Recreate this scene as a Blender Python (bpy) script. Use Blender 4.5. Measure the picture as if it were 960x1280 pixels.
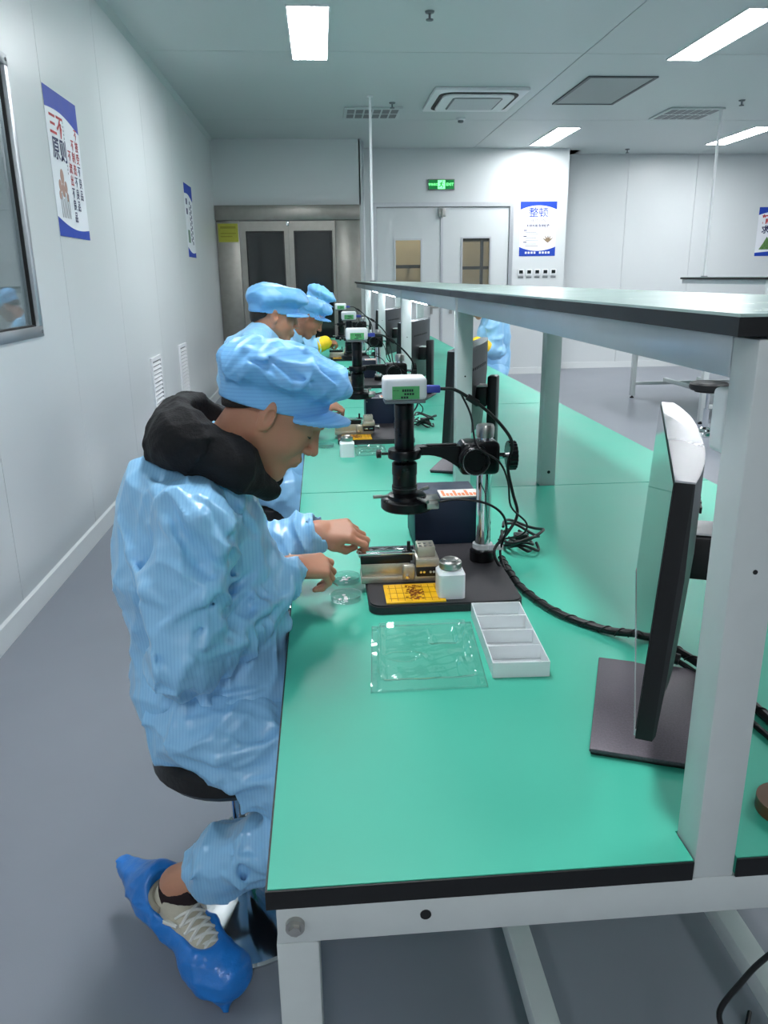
import bpy, bmesh, math, random
import numpy as np
from mathutils import Vector, Matrix

for o in list(bpy.data.objects): bpy.data.objects.remove(o)
scene = bpy.context.scene
COL = scene.collection

# ------------------------------------------------------------------ camera
F_PX, CX, CY = 970.0, 480.0, 640.0
def cam_axes(vy=(400, 348), vz=(525, 3900)):
    d = np.array([vy[0]-CX, -(vy[1]-CY), -F_PX]); d /= np.linalg.norm(d)
    up = -np.array([vz[0]-CX, -(vz[1]-CY), -F_PX]); up /= np.linalg.norm(up)
    up = up - d*(up@d); up /= np.linalg.norm(up)
    return np.array([np.cross(d, up), d, up])
RC = cam_axes()
cd = bpy.data.cameras.new('camera'); cam = bpy.data.objects.new('camera', cd); COL.objects.link(cam)
cd.sensor_fit = 'HORIZONTAL'; cd.sensor_width = 36.0; cd.lens = 36.0*F_PX/960.0
cd.clip_start = 0.02; cd.clip_end = 100
cam.matrix_world = Matrix.Translation((0, 0, 1.5)) @ Matrix(RC.tolist()).to_4x4()
scene.camera = cam

# ------------------------------------------------------------------ world, exposure
w = bpy.data.worlds.new('world'); scene.world = w; w.use_nodes = True
w.node_tree.nodes['Background'].inputs[0].default_value = (0.8, 0.9, 1.0, 1)
w.node_tree.nodes['Background'].inputs[1].default_value = 0.25
scene.view_settings.view_transform = 'Standard'; scene.view_settings.look = 'None'
scene.view_settings.gamma = 1.0; scene.view_settings.use_curve_mapping = False
scene.view_settings.exposure = 0.10
PANEL_POWER = 46.0      # emission of the ceiling light panels

# ------------------------------------------------------------------ materials
def lin(c):
    return tuple(((x/255)/12.92 if x/255 <= .04045 else (((x/255)+.055)/1.055)**2.4) for x in c)
MATS = {}
def mat(name, col=(200, 200, 200), rough=.5, metal=0., var=0., vscale=8., bump=0., bscale=60., spec=.5, trans=0., ior=1.45,
        emit=0., alpha=1., sss=0., stripes=None, coat=0.):
    if name in MATS: return MATS[name]
    m = bpy.data.materials.new(name); m.use_nodes = True; MATS[name] = m
    nt = m.node_tree; b = nt.nodes['Principled BSDF']; N = nt.nodes.new; Lk = nt.links.new
    c = (*lin(col), 1)
    b.inputs['Base Color'].default_value = c
    b.inputs['Roughness'].default_value = rough; b.inputs['Metallic'].default_value = metal
    b.inputs['Specular IOR Level'].default_value = spec; b.inputs['IOR'].default_value = ior
    b.inputs['Transmission Weight'].default_value = trans; b.inputs['Alpha'].default_value = alpha
    b.inputs['Coat Weight'].default_value = coat
    if emit:
        b.inputs['Emission Color'].default_value = c; b.inputs['Emission Strength'].default_value = emit
    if sss:
        b.inputs['Subsurface Weight'].default_value = sss; b.inputs['Subsurface Radius'].default_value = (1., .35, .2)
        b.inputs['Subsurface Scale'].default_value = .006
    tc = N('ShaderNodeTexCoord')
    colsock = None
    if var:
        n = N('ShaderNodeTexNoise'); n.inputs['Scale'].default_value = vscale; n.inputs['Detail'].default_value = 5
        Lk(tc.outputs['Object'], n.inputs['Vector'])
        r = N('ShaderNodeValToRGB')
        r.color_ramp.elements[0].position = .3; r.color_ramp.elements[1].position = .7
        r.color_ramp.elements[0].color = tuple(max(0, x*(1-var)) for x in c[:3])+(1,)
        r.color_ramp.elements[1].color = tuple(min(1, x*(1+var)) for x in c[:3])+(1,)
        Lk(n.outputs['Fac'], r.inputs['Fac']); colsock = r.outputs['Color']
        mr = N('ShaderNodeMapRange'); mr.inputs['To Min'].default_value = rough*.85; mr.inputs['To Max'].default_value = min(1, rough*1.2)
        Lk(n.outputs['Fac'], mr.inputs['Value']); Lk(mr.outputs['Result'], b.inputs['Roughness'])
    if stripes:
        scol, sscale, axis, amt = stripes
        wv = N('ShaderNodeTexWave'); wv.wave_type = 'BANDS'; wv.bands_direction = axis
        wv.inputs['Scale'].default_value = sscale; wv.inputs['Distortion'].default_value = 1.0; wv.inputs['Detail'].default_value = 1
        wv.inputs['Detail Scale'].default_value = .3
        Lk(tc.outputs['Object'], wv.inputs['Vector'])
        pw = N('ShaderNodeMath'); pw.operation = 'POWER'; pw.inputs[1].default_value = 5; Lk(wv.outputs['Fac'], pw.inputs[0])
        ml = N('ShaderNodeMath'); ml.operation = 'MULTIPLY'; ml.inputs[1].default_value = amt; Lk(pw.outputs[0], ml.inputs[0])
        mx = N('ShaderNodeMix'); mx.data_type = 'RGBA'
        Lk(ml.outputs[0], mx.inputs['Factor'])
        if colsock: Lk(colsock, mx.inputs['A'])
        else: mx.inputs['A'].default_value = c
        mx.inputs['B'].default_value = (*lin(scol), 1); colsock = mx.outputs['Result']
    if colsock: Lk(colsock, b.inputs['Base Color'])
    if bump:
        n2 = N('ShaderNodeTexNoise'); n2.inputs['Scale'].default_value = bscale; n2.inputs['Detail'].default_value = 6
        Lk(tc.outputs['Object'], n2.inputs['Vector'])
        bp = N('ShaderNodeBump'); bp.inputs['Strength'].default_value = bump; bp.inputs['Distance'].default_value = .01
        Lk(n2.outputs['Fac'], bp.inputs['Height']); Lk(bp.outputs['Normal'], b.inputs['Normal'])
    return m

M_wall = mat('wall_panel_paint', (214, 219, 220), .34, var=.015, vscale=1.2)
M_ceil = mat('ceiling_panel_paint', (198, 207, 207), .42, var=.015, vscale=1.)
M_core = mat('wall_core_grey', (205, 210, 212), .6, var=.02)
M_floor = mat('floor_epoxy_grey', (132, 137, 146), .33, var=.04, vscale=2.5, bump=.03, bscale=300)
M_base = mat('skirting_white', (226, 230, 230), .3, var=.01)
M_alu = mat('aluminium', (200, 204, 208), .35, .9, var=.03, vscale=30)
M_frame = mat('powder_coat_grey', (196, 203, 203), .36, var=.02, vscale=20)
M_green = mat('green_esd_laminate', (72, 184, 158), .40, var=.025, vscale=5, bump=.02, bscale=400, spec=.35)
M_black = mat('black_edge_strip', (14, 15, 17), .45, var=.1)
M_blackpl = mat('black_plastic', (18, 18, 20), .35, var=.1, vscale=20)
M_blackmt = mat('black_anodised_metal', (13, 13, 16), .28, .2, var=.1, vscale=40)
M_darkbase = mat('dark_stand_plate', (52, 50, 54), .5, .2, var=.15, vscale=250, bump=.1, bscale=500)
M_base_mon = mat('speckled_dark_base', (88, 82, 90), .42, .3, var=.2, vscale=300, bump=.1, bscale=600)
M_chrome = mat('chrome', (225, 228, 230), .08, 1., var=.01)
M_steel = mat('brushed_steel', (176, 176, 172), .32, 1., var=.06, vscale=14)
M_steeld = mat('dull_stainless', (150, 148, 142), .36, 1., var=.06, vscale=14)
M_brass = mat('nickel_metal', (196, 190, 176), .38, .75, var=.06, vscale=80)
M_white = mat('white_plastic', (236, 238, 240), .4, var=.01)
M_navy = mat('navy_box_paint', (30, 44, 66), .45, var=.05, vscale=30)
M_lcd = mat('green_label', (92, 178, 112), .4, var=.06, vscale=60)
M_ink = mat('dark_ink', (26, 40, 40), .6, var=.05)
M_usb = mat('blue_usb_plug', (62, 74, 170), .4, var=.05)
M_cable = mat('black_cable_rubber', (15, 16, 18), .42, var=.1, vscale=60)
M_screen = mat('glossy_screen', (10, 12, 13), .06, spec=.8, var=.02)
M_monback = mat('monitor_back_grey', (40, 40, 43), .4, var=.08)
M_montop = mat('monitor_silver_lit_rim', (205, 205, 210), .25, .6, var=.02)  # silver chin strip, and the ceiling light painted onto the monitor's top
M_light = mat('lit_diffuser', (250, 252, 255), .5, emit=PANEL_POWER)
M_led = mat('lit_led_tube', (245, 250, 255), .5, emit=26.)
M_rubber = mat('black_rubber', (16, 16, 17), .6, var=.1)
M_vinyl = mat('black_seat_vinyl', (20, 20, 22), .45, var=.1, bump=.15, bscale=90)
M_amber = mat('amber_film_card', (240, 186, 16), .3, var=.06, vscale=40, spec=.6)
M_amberd = mat('amber_print', (150, 84, 14), .4, var=.2, vscale=60)
M_orange = mat('orange_label', (226, 128, 80), .5, var=.1, vscale=120)
M_jar = mat('milky_plastic', (236, 240, 243), .45, var=.01, sss=.1)
M_frost = mat('frosted_polypropylene', (240, 246, 248), .35, trans=.2, var=.01, ior=1.2)
def clear_mat(name, tint, op, rough=.05):
    m = bpy.data.materials.new(name); m.use_nodes = True; nt = m.node_tree
    nt.nodes.clear(); N = nt.nodes.new; L = nt.links.new
    out = N('ShaderNodeOutputMaterial'); t = N('ShaderNodeBsdfTransparent'); g = N('ShaderNodeBsdfGlossy'); d = N('ShaderNodeBsdfDiffuse')
    lw0 = N('ShaderNodeLayerWeight'); lw0.inputs['Blend'].default_value = .5
    pw = N('ShaderNodeMath'); pw.operation = 'POWER'; pw.inputs[1].default_value = 4; L(lw0.outputs['Facing'], pw.inputs[0])
    lw = N('ShaderNodeMath'); lw.operation = 'MULTIPLY_ADD'; lw.inputs[1].default_value = .75; lw.inputs[2].default_value = .05; L(pw.outputs[0], lw.inputs[0])
    tc = N('ShaderNodeTexCoord'); ns = N('ShaderNodeTexNoise'); ns.inputs['Scale'].default_value = 12
    L(tc.outputs['Object'], ns.inputs['Vector'])
    mr = N('ShaderNodeMapRange'); mr.inputs['To Min'].default_value = rough; mr.inputs['To Max'].default_value = rough*1.6
    L(ns.outputs['Fac'], mr.inputs['Value']); L(mr.outputs['Result'], g.inputs['Roughness'])
    t.inputs['Color'].default_value = (*lin(tint), 1); g.inputs['Color'].default_value = (.95, .97, .97, 1)
    d.inputs['Color'].default_value = (.8, .86, .86, 1)
    m1 = N('ShaderNodeMixShader'); m1.inputs[0].default_value = op; L(t.outputs[0], m1.inputs[1]); L(d.outputs[0], m1.inputs[2])
    m2 = N('ShaderNodeMixShader'); L(lw.outputs[0], m2.inputs[0]); L(m1.outputs[0], m2.inputs[1]); L(g.outputs[0], m2.inputs[2])
    L(m2.outputs[0], out.inputs['Surface']); MATS[name] = m
    return m
M_glass = clear_mat('clear_window_glass', (226, 234, 236), .05, .02)
M_blister = clear_mat('clear_blister_plastic', (243, 250, 250), .05, .06)
M_dish = clear_mat('clear_dish_plastic', (236, 244, 244), .05, .04)
M_smoke = mat('dark_tinted_glass', (34, 40, 40), .08, spec=.7, var=.05)
M_paper = mat('poster_paper', (238, 241, 246), .55, var=.01)
M_blue = mat('poster_blue', (20, 64, 172), .6, var=.05)
M_red = mat('poster_red', (186, 36, 48), .5, var=.05)
M_pnavy = mat('poster_navy', (38, 44, 92), .5, var=.05)
M_grey = mat('mid_grey', (120, 124, 128), .5, var=.05)
M_yellow = mat('faded_yellow_sign', (178, 176, 60), .5, var=.06, vscale=20)

# ------------------------------------------------------------------ mesh helpers
class MB:
    def __init__(s): s.v = []; s.f = []
    def raw(s, v, f):
        n = len(s.v); s.v += [tuple(map(float, p)) for p in v]; s.f += [tuple(int(i)+n for i in q) for q in f]; return s
    def box(s, x0, x1, y0, y1, z0, z1, bev=0., seg=2, M=None):
        if bev:
            bm = bmesh.new(); bmesh.ops.create_cube(bm, size=1.)
            for v in bm.verts: v.co = Vector(((x0+x1)/2+v.co.x*(x1-x0), (y0+y1)/2+v.co.y*(y1-y0), (z0+z1)/2+v.co.z*(z1-z0)))
            bmesh.ops.bevel(bm, geom=list(bm.edges), offset=bev, segments=seg, affect='EDGES', profile=.5)
            vs = [tuple(v.co) for v in bm.verts]; fs = [[v.index for v in f.verts] for f in bm.faces]; bm.free()
        else:
            vs = [(x, y, z) for z in (z0, z1) for y in (y0, y1) for x in (x0, x1)]
            fs = [(0, 2, 3, 1), (4, 5, 7, 6), (0, 1, 5, 4), (1, 3, 7, 5), (3, 2, 6, 7), (2, 0, 4, 6)]
        if M is not None: vs = [tuple(M @ Vector(p)) for p in vs]
        return s.raw(vs, fs)
    def cyl(s, a, b, r, r2=None, n=20, cap=True):
        a, b = Vector(a), Vector(b); r2 = r if r2 is None else r2
        d = (b-a).normalized(); u = d.orthogonal().normalized(); w_ = d.cross(u)
        vs = []
        for c, rr in ((a, r), (b, r2)):
            for i in range(n):
                t = 2*math.pi*i/n; vs.append(c+(u*math.cos(t)+w_*math.sin(t))*rr)
        fs = [(i, (i+1) % n, n+(i+1) % n, n+i) for i in range(n)]
        if cap: fs += [tuple(range(n))[::-1], tuple(range(n, 2*n))]
        return s.raw(vs, fs)
    def lathe(s, c, prof, n=24, axis=(0, 0, 1), closed=False):
        c = Vector(c); d = Vector(axis).normalized(); u = d.orthogonal().normalized(); w_ = d.cross(u)
        vs = [c+d*h+(u*math.cos(2*math.pi*i/n)+w_*math.sin(2*math.pi*i/n))*max(r, 1e-4) for r, h in prof for i in range(n)]
        m = len(prof); fs = []
        for k in range(m if closed else m-1):
            k2 = (k+1) % m
            fs += [(k*n+i, k*n+(i+1) % n, k2*n+(i+1) % n, k2*n+i) for i in range(n)]
        if not closed: fs += [tuple(range(n))[::-1], tuple(range((m-1)*n, m*n))]
        return s.raw(vs, fs)
    def tube(s, pts, r, n=8, sub=6, smooth=True):
        P = [np.array(p, float) for p in pts]
        if smooth and len(P) > 2:
            Q = []; E = [2*P[0]-P[1]]+P+[2*P[-1]-P[-2]]
            for i in range(1, len(E)-2):
                for k in range(sub):
                    t = k/sub; a, b, c, d = E[i-1:i+3]
                    Q.append(.5*((2*b)+(-a+c)*t+(2*a-5*b+4*c-d)*t*t+(-a+3*b-3*c+d)*t**3))
            P = Q+[P[-1]]
        R = r if hasattr(r, '__len__') else [r]*len(P)
        if len(R) != len(P): R = np.interp(np.linspace(0, 1, len(P)), np.linspace(0, 1, len(R)), R)
        vs = []; u = None
        for i, p in enumerate(P):
            t = P[min(i+1, len(P)-1)]-P[max(i-1, 0)]; t = t/(np.linalg.norm(t)+1e-9)
            if u is None:
                u = np.cross(t, (0, 0, 1.)) if abs(t[2]) < .9 else np.cross(t, (1., 0, 0))
            u = u-t*(u@t); u /= np.linalg.norm(u)+1e-9; w_ = np.cross(t, u)
            vs += [p+(u*math.cos(2*math.pi*j/n)+w_*math.sin(2*math.pi*j/n))*R[i] for j in range(n)]
        fs = [(i*n+j, i*n+(j+1) % n, (i+1)*n+(j+1) % n, (i+1)*n+j) for i in range(len(P)-1) for j in range(n)]
        fs += [tuple(range(n))[::-1], tuple(range((len(P)-1)*n, len(P)*n))]
        return s.raw(vs, fs)
    def prism(s, poly, z0, z1, M=None):
        n = len(poly); vs = [(x, y, z0) for x, y in poly]+[(x, y, z1) for x, y in poly]
        if M is not None: vs = [tuple(M @ Vector(p)) for p in vs]
        fs = [tuple(range(n))[::-1], tuple(range(n, 2*n))]+[(i, (i+1) % n, n+(i+1) % n, n+i) for i in range(n)]
        return s.raw(vs, fs)
    def frame(s, x0, x1, z0, z1, t, y0, y1):      # rectangular frame in the XZ plane
        s.box(x0, x1, y0, y1, z1-t, z1); s.box(x0, x1, y0, y1, z0, z0+t)
        s.box(x0, x0+t, y0, y1, z0+t, z1-t); s.box(x1-t, x1, y0, y1, z0+t, z1-t); return s
    def build(s, name, m, parent=None, ang=35):
        me = bpy.data.meshes.new(name); org = Vector(parent_org(parent)) if parent is not None else Vector((0, 0, 0))
        me.from_pydata([(p[0]-org.x, p[1]-org.y, p[2]-org.z) for p in s.v], [], s.f); me.update()
        bm = bmesh.new(); bm.from_mesh(me); bmesh.ops.recalc_face_normals(bm, faces=bm.faces); bm.to_mesh(me); bm.free()
        if ang:
            for p in me.polygons: p.use_smooth = True
            me.set_sharp_from_angle(angle=math.radians(ang))
        me.materials.append(m)
        o = bpy.data.objects.new(name, me); COL.objects.link(o)
        if parent is not None: o.parent = parent
        return o
def parent_org(p):
    v = Vector(p.location)
    while p.parent is not None: p = p.parent; v += Vector(p.location)
    return v
def tag(o, label=None, cat=None, group=None, kind=None):
    if label: o['label'] = label
    if cat: o['category'] = cat
    if group: o['group'] = group
    if kind: o['kind'] = kind
    return o
def thing(name, loc, label, cat, group=None):
    o = bpy.data.objects.new(name, None); COL.objects.link(o); o.location = loc; o.empty_display_size = .1
    return tag(o, label, cat, group)
def dup(root, dloc=(0, 0, 0), label=None, group=None):
    def cp(o, par):
        c = o.copy(); COL.objects.link(c)
        if par is not None: c.parent = par
        for ch in o.children: cp(ch, c)
        return c
    r = cp(root, None); r.location = Vector(root.location)+Vector(dloc)
    if label: r['label'] = label
    if group: r['group'] = group
    return r
def bx(*a, **k): return MB().box(*a, **k)
def cy(*a, **k): return MB().cyl(*a, **k)

# ------------------------------------------------------------------ flat print on signs
def text_mesh(txt, size, bold=0.):
    cu = bpy.data.curves.new('txt', 'FONT'); cu.body = txt; cu.size = size; cu.align_x = 'CENTER'; cu.align_y = 'CENTER'
    cu.offset = bold; cu.resolution_u = 2
    o = bpy.data.objects.new('txt', cu); COL.objects.link(o)
    dg = bpy.context.evaluated_depsgraph_get(); dg.update()
    me = bpy.data.meshes.new_from_object(o.evaluated_get(dg))
    v = [tuple(p.co) for p in me.vertices]; f = [tuple(p.vertices) for p in me.polygons]
    bpy.data.objects.remove(o); bpy.data.curves.remove(cu); bpy.data.meshes.remove(me)
    return v, f
class Sheet:
    """flat print: u right, v up, on a plane with origin P and right axis U (up is Z), n out of the wall"""
    def __init__(s, P, U, root): s.P = Vector(P); s.U = Vector(U); s.n = s.U.cross(Vector((0, 0, 1))); s.root = root
    def m(s, u, v, d): return s.P+s.U*u+Vector((0, 0, 1))*v+s.n*d
    def text(s, txt, u, v, size, m, d=.0035, bold=0., name='lettering', sx=1.):
        vs, fs = text_mesh(txt, size, bold)
        return MB().raw([s.m(u+p[0]*sx, v+p[1], d) for p in vs], fs).build(name, m, s.root, ang=0)
    def poly(s, pts, m, d0, d1, name):
        n = len(pts); vs = [s.m(a, b, d0) for a, b in pts]+[s.m(a, b, d1) for a, b in pts]
        fs = [tuple(range(n))[::-1], tuple(range(n, 2*n))]+[(i, (i+1) % n, n+(i+1) % n, n+i) for i in range(n)]
        return MB().raw(vs, fs).build(name, m, s.root, ang=0)
    def bars(s, rects, m, d, name):
        mb = MB()
        for (u0, u1, v0, v1) in rects: mb.raw([s.m(u0, v0, d), s.m(u1, v0, d), s.m(u1, v1, d), s.m(u0, v1, d)], [(0, 1, 2, 3)])
        return mb.build(name, m, s.root, ang=0)

# ------------------------------------------------------------------ room shell
XW, ZC, YB = -1.407, 3.30, -4.0
XR = 9.7
tag(bx(XW-.2, XR+.1, YB-.1, 13.0, -.1, 0).build('floor', M_floor), 'grey epoxy floor running the length of the room', kind='structure')
WIN = (2.45, 4.13, 1.24, 2.50)      # y0,y1,z0,z1 of the window opening in the left wall
def wall_with_hole(x0, x1, y0, y1, z0, z1, hole):
    m = MB(); a, b, c, d = hole
    m.box(x0, x1, y0, a, z0, z1); m.box(x0, x1, b, y1, z0, z1); m.box(x0, x1, a, b, z0, c); m.box(x0, x1, a, b, d, z1); return m
wl = tag(wall_with_hole(XW-.06, XW-.012, YB, 11.6, 0, ZC, WIN).build('wall_left', M_core), 'pale grey panelled cleanroom wall beside the seated workers', kind='structure')
cuts = [YB, -2.6, -1.35, -.12, 1.1, 2.30, 3.41, 4.616, 5.822, 7.111, 8.408, 9.80, 11.213, 11.58]
g = .0025
for a, b in zip(cuts[:-1], cuts[1:]):
    y0, y1 = a+g, b-g; x0, x1 = XW-.012, XW
    if y1 < WIN[0] or y0 > WIN[1]:
        bx(x0, x1, y0, y1, 0.002, ZC-.002).build('panel', M_wall, wl)
    else:
        bx(x0, x1, y0, y1, .002, WIN[2]).build('panel', M_wall, wl); bx(x0, x1, y0, y1, WIN[3], ZC-.002).build('panel', M_wall, wl)
        if y0 < WIN[0]: bx(x0, x1, y0, WIN[0], WIN[2], WIN[3]).build('panel', M_wall, wl)
        if y1 > WIN[1]: bx(x0, x1, WIN[1], y1, WIN[2], WIN[3]).build('panel', M_wall, wl)
m = MB()
prof = [(XW, .0), (XW+.022, .0), (XW+.022, .01), (XW+.012, .095), (XW, .105)]
n = len(prof); vs = [(x, y, z) for y in (YB+.01, 11.48) for x, z in prof]
m.raw(vs, [tuple(range(n)), tuple(range(n, 2*n))[::-1]]+[(i, n+i, n+(i+1) % n, (i+1) % n) for i in range(n)])
tag(m.build('baseboard_left', M_base, ang=20), 'white skirting along the foot of the left wall', kind='structure')
# window in the left wall
wn = tag(MB().raw([], []).box(XW-.05, XW+.012, WIN[0], WIN[1], WIN[2], WIN[2]+.05, .004).box(XW-.05, XW+.012, WIN[0], WIN[1], WIN[3]-.05, WIN[3], .004)
    .box(XW-.05, XW+.012, WIN[0], WIN[0]+.05, WIN[2]+.05, WIN[3]-.05, .004).box(XW-.05, XW+.012, WIN[1]-.05, WIN[1], WIN[2]+.05, WIN[3]-.05, .004)
    .build('window_1', M_alu), 'aluminium framed window in the left wall', kind='structure')
bx(XW-.03, XW-.022, WIN[0]+.045, WIN[1]-.045, WIN[2]+.045, WIN[3]-.045).build('pane', M_glass, wn)
m = MB()
for (a, b, c, d) in ((WIN[0]+.05, WIN[1]-.05, WIN[2]+.05, WIN[2]+.058), (WIN[0]+.05, WIN[1]-.05, WIN[3]-.058, WIN[3]-.05), (WIN[0]+.05, WIN[0]+.058, WIN[2]+.058, WIN[3]-.058), (WIN[1]-.058, WIN[1]-.05, WIN[2]+.058, WIN[3]-.058)):
    m.box(XW-.022, XW-.006, a, b, c, d)
m.build('gasket', M_rubber, wn)
for (yy, zz) in ((WIN[1]-.025, WIN[2]+.025), (WIN[1]-.025, WIN[3]-.025)):
    cy((XW+.012, yy, zz), (XW+.016, yy, zz), .008, n=12).build('screw', M_grey, wn)
# corridor behind the window
tag(MB().box(-3.6, -3.5, 1., 6., 0, ZC).box(-3.5, XW-.07, 5.9, 6., 0, ZC).box(-3.5, XW-.07, 1., 1.1, 0, ZC).box(-3.5, XW-.07, 1.1, 5.9, ZC-.05, ZC).box(-3.5, XW-.2, 1.1, 5.9, -.05, 0)
    .build('wall_corridor', M_wall), 'pale corridor seen behind the window glass', kind='structure')
cl = thing('corridor_fill_light', (-2.4, 3.3, ZC-.09), 'unseen lit panel added behind the window to lighten its pane', 'ceiling light')  # added lamp, out of view, brightens the corridor behind the glass
bx(-2.55, -2.25, 2.7, 3.9, ZC-.09, ZC-.051).build('diffuser', mat('corridor_fill_diffuser', (250, 252, 255), .5, emit=14.), cl)

# far walls
YE, YM, YR = 11.5, 12.3, 12.9
DX0, DX1, DZ = .87, 2.88, 2.50
we = MB(); we.box(XW-.06, .60, YE, YE+.1, 2.47, ZC); we.box(.60-.02, .62, YE, YM+.1, 0, ZC)
tag(we.build('wall_elevator', M_wall), 'grey wall above the stainless doors', kind='structure')
wm = MB(); wm.box(.62, DX0, YM, YM+.1, 0, ZC); wm.box(DX1, 3.76, YM, YM+.1, 0, ZC); wm.box(DX0, DX1, YM, YM+.1, DZ, ZC); wm.box(3.70, 3.76, YM+.1, YR+.1, 0, ZC)
wmo = tag(wm.build('wall_back', M_wall), 'pale far wall holding the double door', kind='structure')
wr = tag(bx(3.76, XR+.1, YR+.012, YR+.1, 0, ZC).build('wall_back_right', M_core), 'set back far wall on the right', kind='structure')
for a, b in ((3.762, 4.9), (4.9, 6.02), (6.02, 7.85), (7.85, XR)):
    bx(a+g, b-g, YR, YR+.012, .002, ZC-.002).build('panel', M_wall, wr)
tag(bx(XR, XR+.1, YB, YR, 0, ZC).build('wall_right', M_wall), 'plain pale wall on the far right', kind='structure')
tag(bx(XW-.06, XR+.1, YB-.1, YB, 0, ZC).build('wall_front', M_wall), 'plain pale wall behind the camera', kind='structure')
tag(bx(3.765, XR, YR-.015, YR-.001, 0, .1).build('baseboard_back_right', M_base), 'white skirting under the set back wall', kind='structure')
tag(MB().box(.625, DX0-.06, YM-.015, YM-.001, 0, .1).box(DX1+.06, 3.755, YM-.015, YM-.001, 0, .1).build('baseboard_back', M_base), 'white skirting beside the double door', kind='structure')
# ceiling
ce = tag(bx(XW-.06, XR+.1, YB-.1, YR+.1, ZC+.012, ZC+.1).build('ceiling', M_core), 'grey panelled cleanroom ceiling', kind='structure')
ys = [YB, -1.29, 1.57, 4.44, 7.28, 10.18, YR]; xs = [XW, 2.307, 5.98, XR]
for a, b in zip(xs[:-1], xs[1:]):
    for c, d in zip(ys[:-1], ys[1:]):
        bx(a+.004, b-.004, c+.004, d-.004, ZC, ZC+.012).build('panel', M_ceil, ce)
# corner coving between ceiling and left wall
tag(MB().raw([(XW, y, z) for y in (YB, 11.48) for z in (ZC, ZC-.04)]+[(XW+.04, y, ZC) for y in (YB, 11.48)], [(0, 1, 3, 2), (1, 4, 5, 3), (0, 2, 5, 4), (0, 4, 1), (2, 3, 5)]).build('trim_1', M_ceil), 'coving where the left wall meets the ceiling', kind='structure')

# corridor behind the double door
tag(MB().box(.4, 3.9, 15.4, 15.5, 0, ZC).box(.3, .4, 13.05, 15.5, 0, ZC).box(3.9, 4., 13.05, 15.5, 0, ZC).box(.3, 4., 12.5, 15.5, ZC, ZC+.1).box(.3, 4., 13.01, 15.5, -.1, 0)
    .build('wall_behind_door', mat('cream_paint', (226, 214, 190), .6, var=.02)), 'cream room seen through the door windows', kind='structure')
ln = thing('store_room_light', (1.9, 14.4, ZC-.06), 'lit panel in the room behind the double door', 'ceiling light')
bx(1.3, 2.5, 14.2, 14.6, ZC-.06, ZC-.001).build('diffuser', mat('lit_store_diffuser', (255, 236, 205), .5, emit=14.), ln)
rk = thing('storage_rack', (3.0, 14.6, 0), 'dark metal storage rack behind the right door window', 'rack')
for x in (2.25, 2.85, 3.4): bx(x, x+.05, 14.3, 14.35, 0, 2.4).build('upright', M_blackpl, rk)
for z in (.5, 1.1, 1.62, 2.1): bx(2.25, 3.45, 14.3, 14.8, z, z+.05).build('shelf', M_blackpl, rk)
rk2 = thing('wall_rail', (1.45, 15.2, 1.62), 'dark rail across the room behind the left door window', 'rail')
bx(.8, 1.9, 15.2, 15.25, 1.66, 1.72).build('bar', M_blackpl, rk2); bx(1.66, 1.72, 15.25, 15.39, 1.66, 1.72).build('bracket', M_blackpl, rk2)

# double door
dr = tag(MB().box(DX0-.06, DX0, YM-.03, YM+.1, 0, DZ+.06).box(DX1, DX1+.06, YM-.03, YM+.1, 0, DZ+.06).box(DX0, DX1, YM-.03, YM+.1, DZ, DZ+.06)
    .build('door_1', M_alu), 'pale grey double door with small windows in the far wall', kind='structure')
def leaf(x0, x1, wx0, wx1, wz0, wz1, hx):
    m = MB(); y0, y1 = YM, YM+.05
    m.box(x0, wx0, y0, y1, .01, DZ-.006); m.box(wx1, x1, y0, y1, .01, DZ-.006); m.box(wx0, wx1, y0, y1, .01, wz0); m.box(wx0, wx1, y0, y1, wz1, DZ-.006)
    l = m.build('leaf', M_wall, dr)
    MB().frame(wx0-.02, wx1+.02, wz0-.02, wz1+.02, .025, YM-.012, YM).build('window_frame', M_alu, l)
    bx(wx0, wx1, YM+.02, YM+.026, wz0, wz1).build('pane', M_glass, l)
    MB().box(hx-.02, hx+.02, YM-.01, YM, .95, 1.15).cyl((hx, YM-.05, 1.05), (hx, YM-.01, 1.05), .012).box(hx-.02, hx+.1, YM-.06, YM-.045, 1.035, 1.065).build('handle', M_steel, l)
leaf(DX0+.004, 1.850, 1.147, 1.535, 1.12, 2.036, 1.70)
leaf(1.856, DX1-.004, 2.168, 2.59, 1.12, 2.055, 2.0)
bx(1.835, 1.872, YM-.014, YM, .01, DZ-.006).build('astragal', M_alu, dr)
MB().box(1.80, 1.90, YM-.05, YM-.014, DZ-.14, DZ-.02, .005).cyl((1.85, YM-.07, DZ-.16), (1.85, YM-.07, DZ-.05), .012).build('door_coordinator', M_steel, dr)

# stainless glazed door
el = thing('stainless_door_unit', (-.38, YE, 0), 'stainless steel double door unit with dark glass at the end wall', 'door unit')
bx(XW+.01, .578, YE-.09, YE, 2.272, 2.465, .004).build('header', M_steeld, el)
bx(XW+.01, -1.085, YE-.05, YE+.02, 0, 2.27, .004).build('side_panel', M_steeld, el)
bx(.232, .578, YE-.05, YE+.02, 0, 2.27, .004).build('side_panel', M_steeld, el)
for (a, b, c, d) in ((-1.08, -.415, -1.0, -.474), (-.412, .228, -.342, .19)):
    d_ = MB().box(a, c, YE-.04, YE, .01, 2.262).box(d, b, YE-.04, YE, .01, 2.262).box(c, d, YE-.04, YE, 2.135, 2.262).box(c, d, YE-.04, YE, .01, .25).build('door_leaf', M_steeld, el)
    bx(c, d, YE-.015, YE-.005, .25, 2.135).build('glass', M_smoke, d_)
    MB().frame(c, d, .25, 2.135, .018, YE-.03, YE-.016).build('glazing_bead', M_blackpl, d_)
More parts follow.
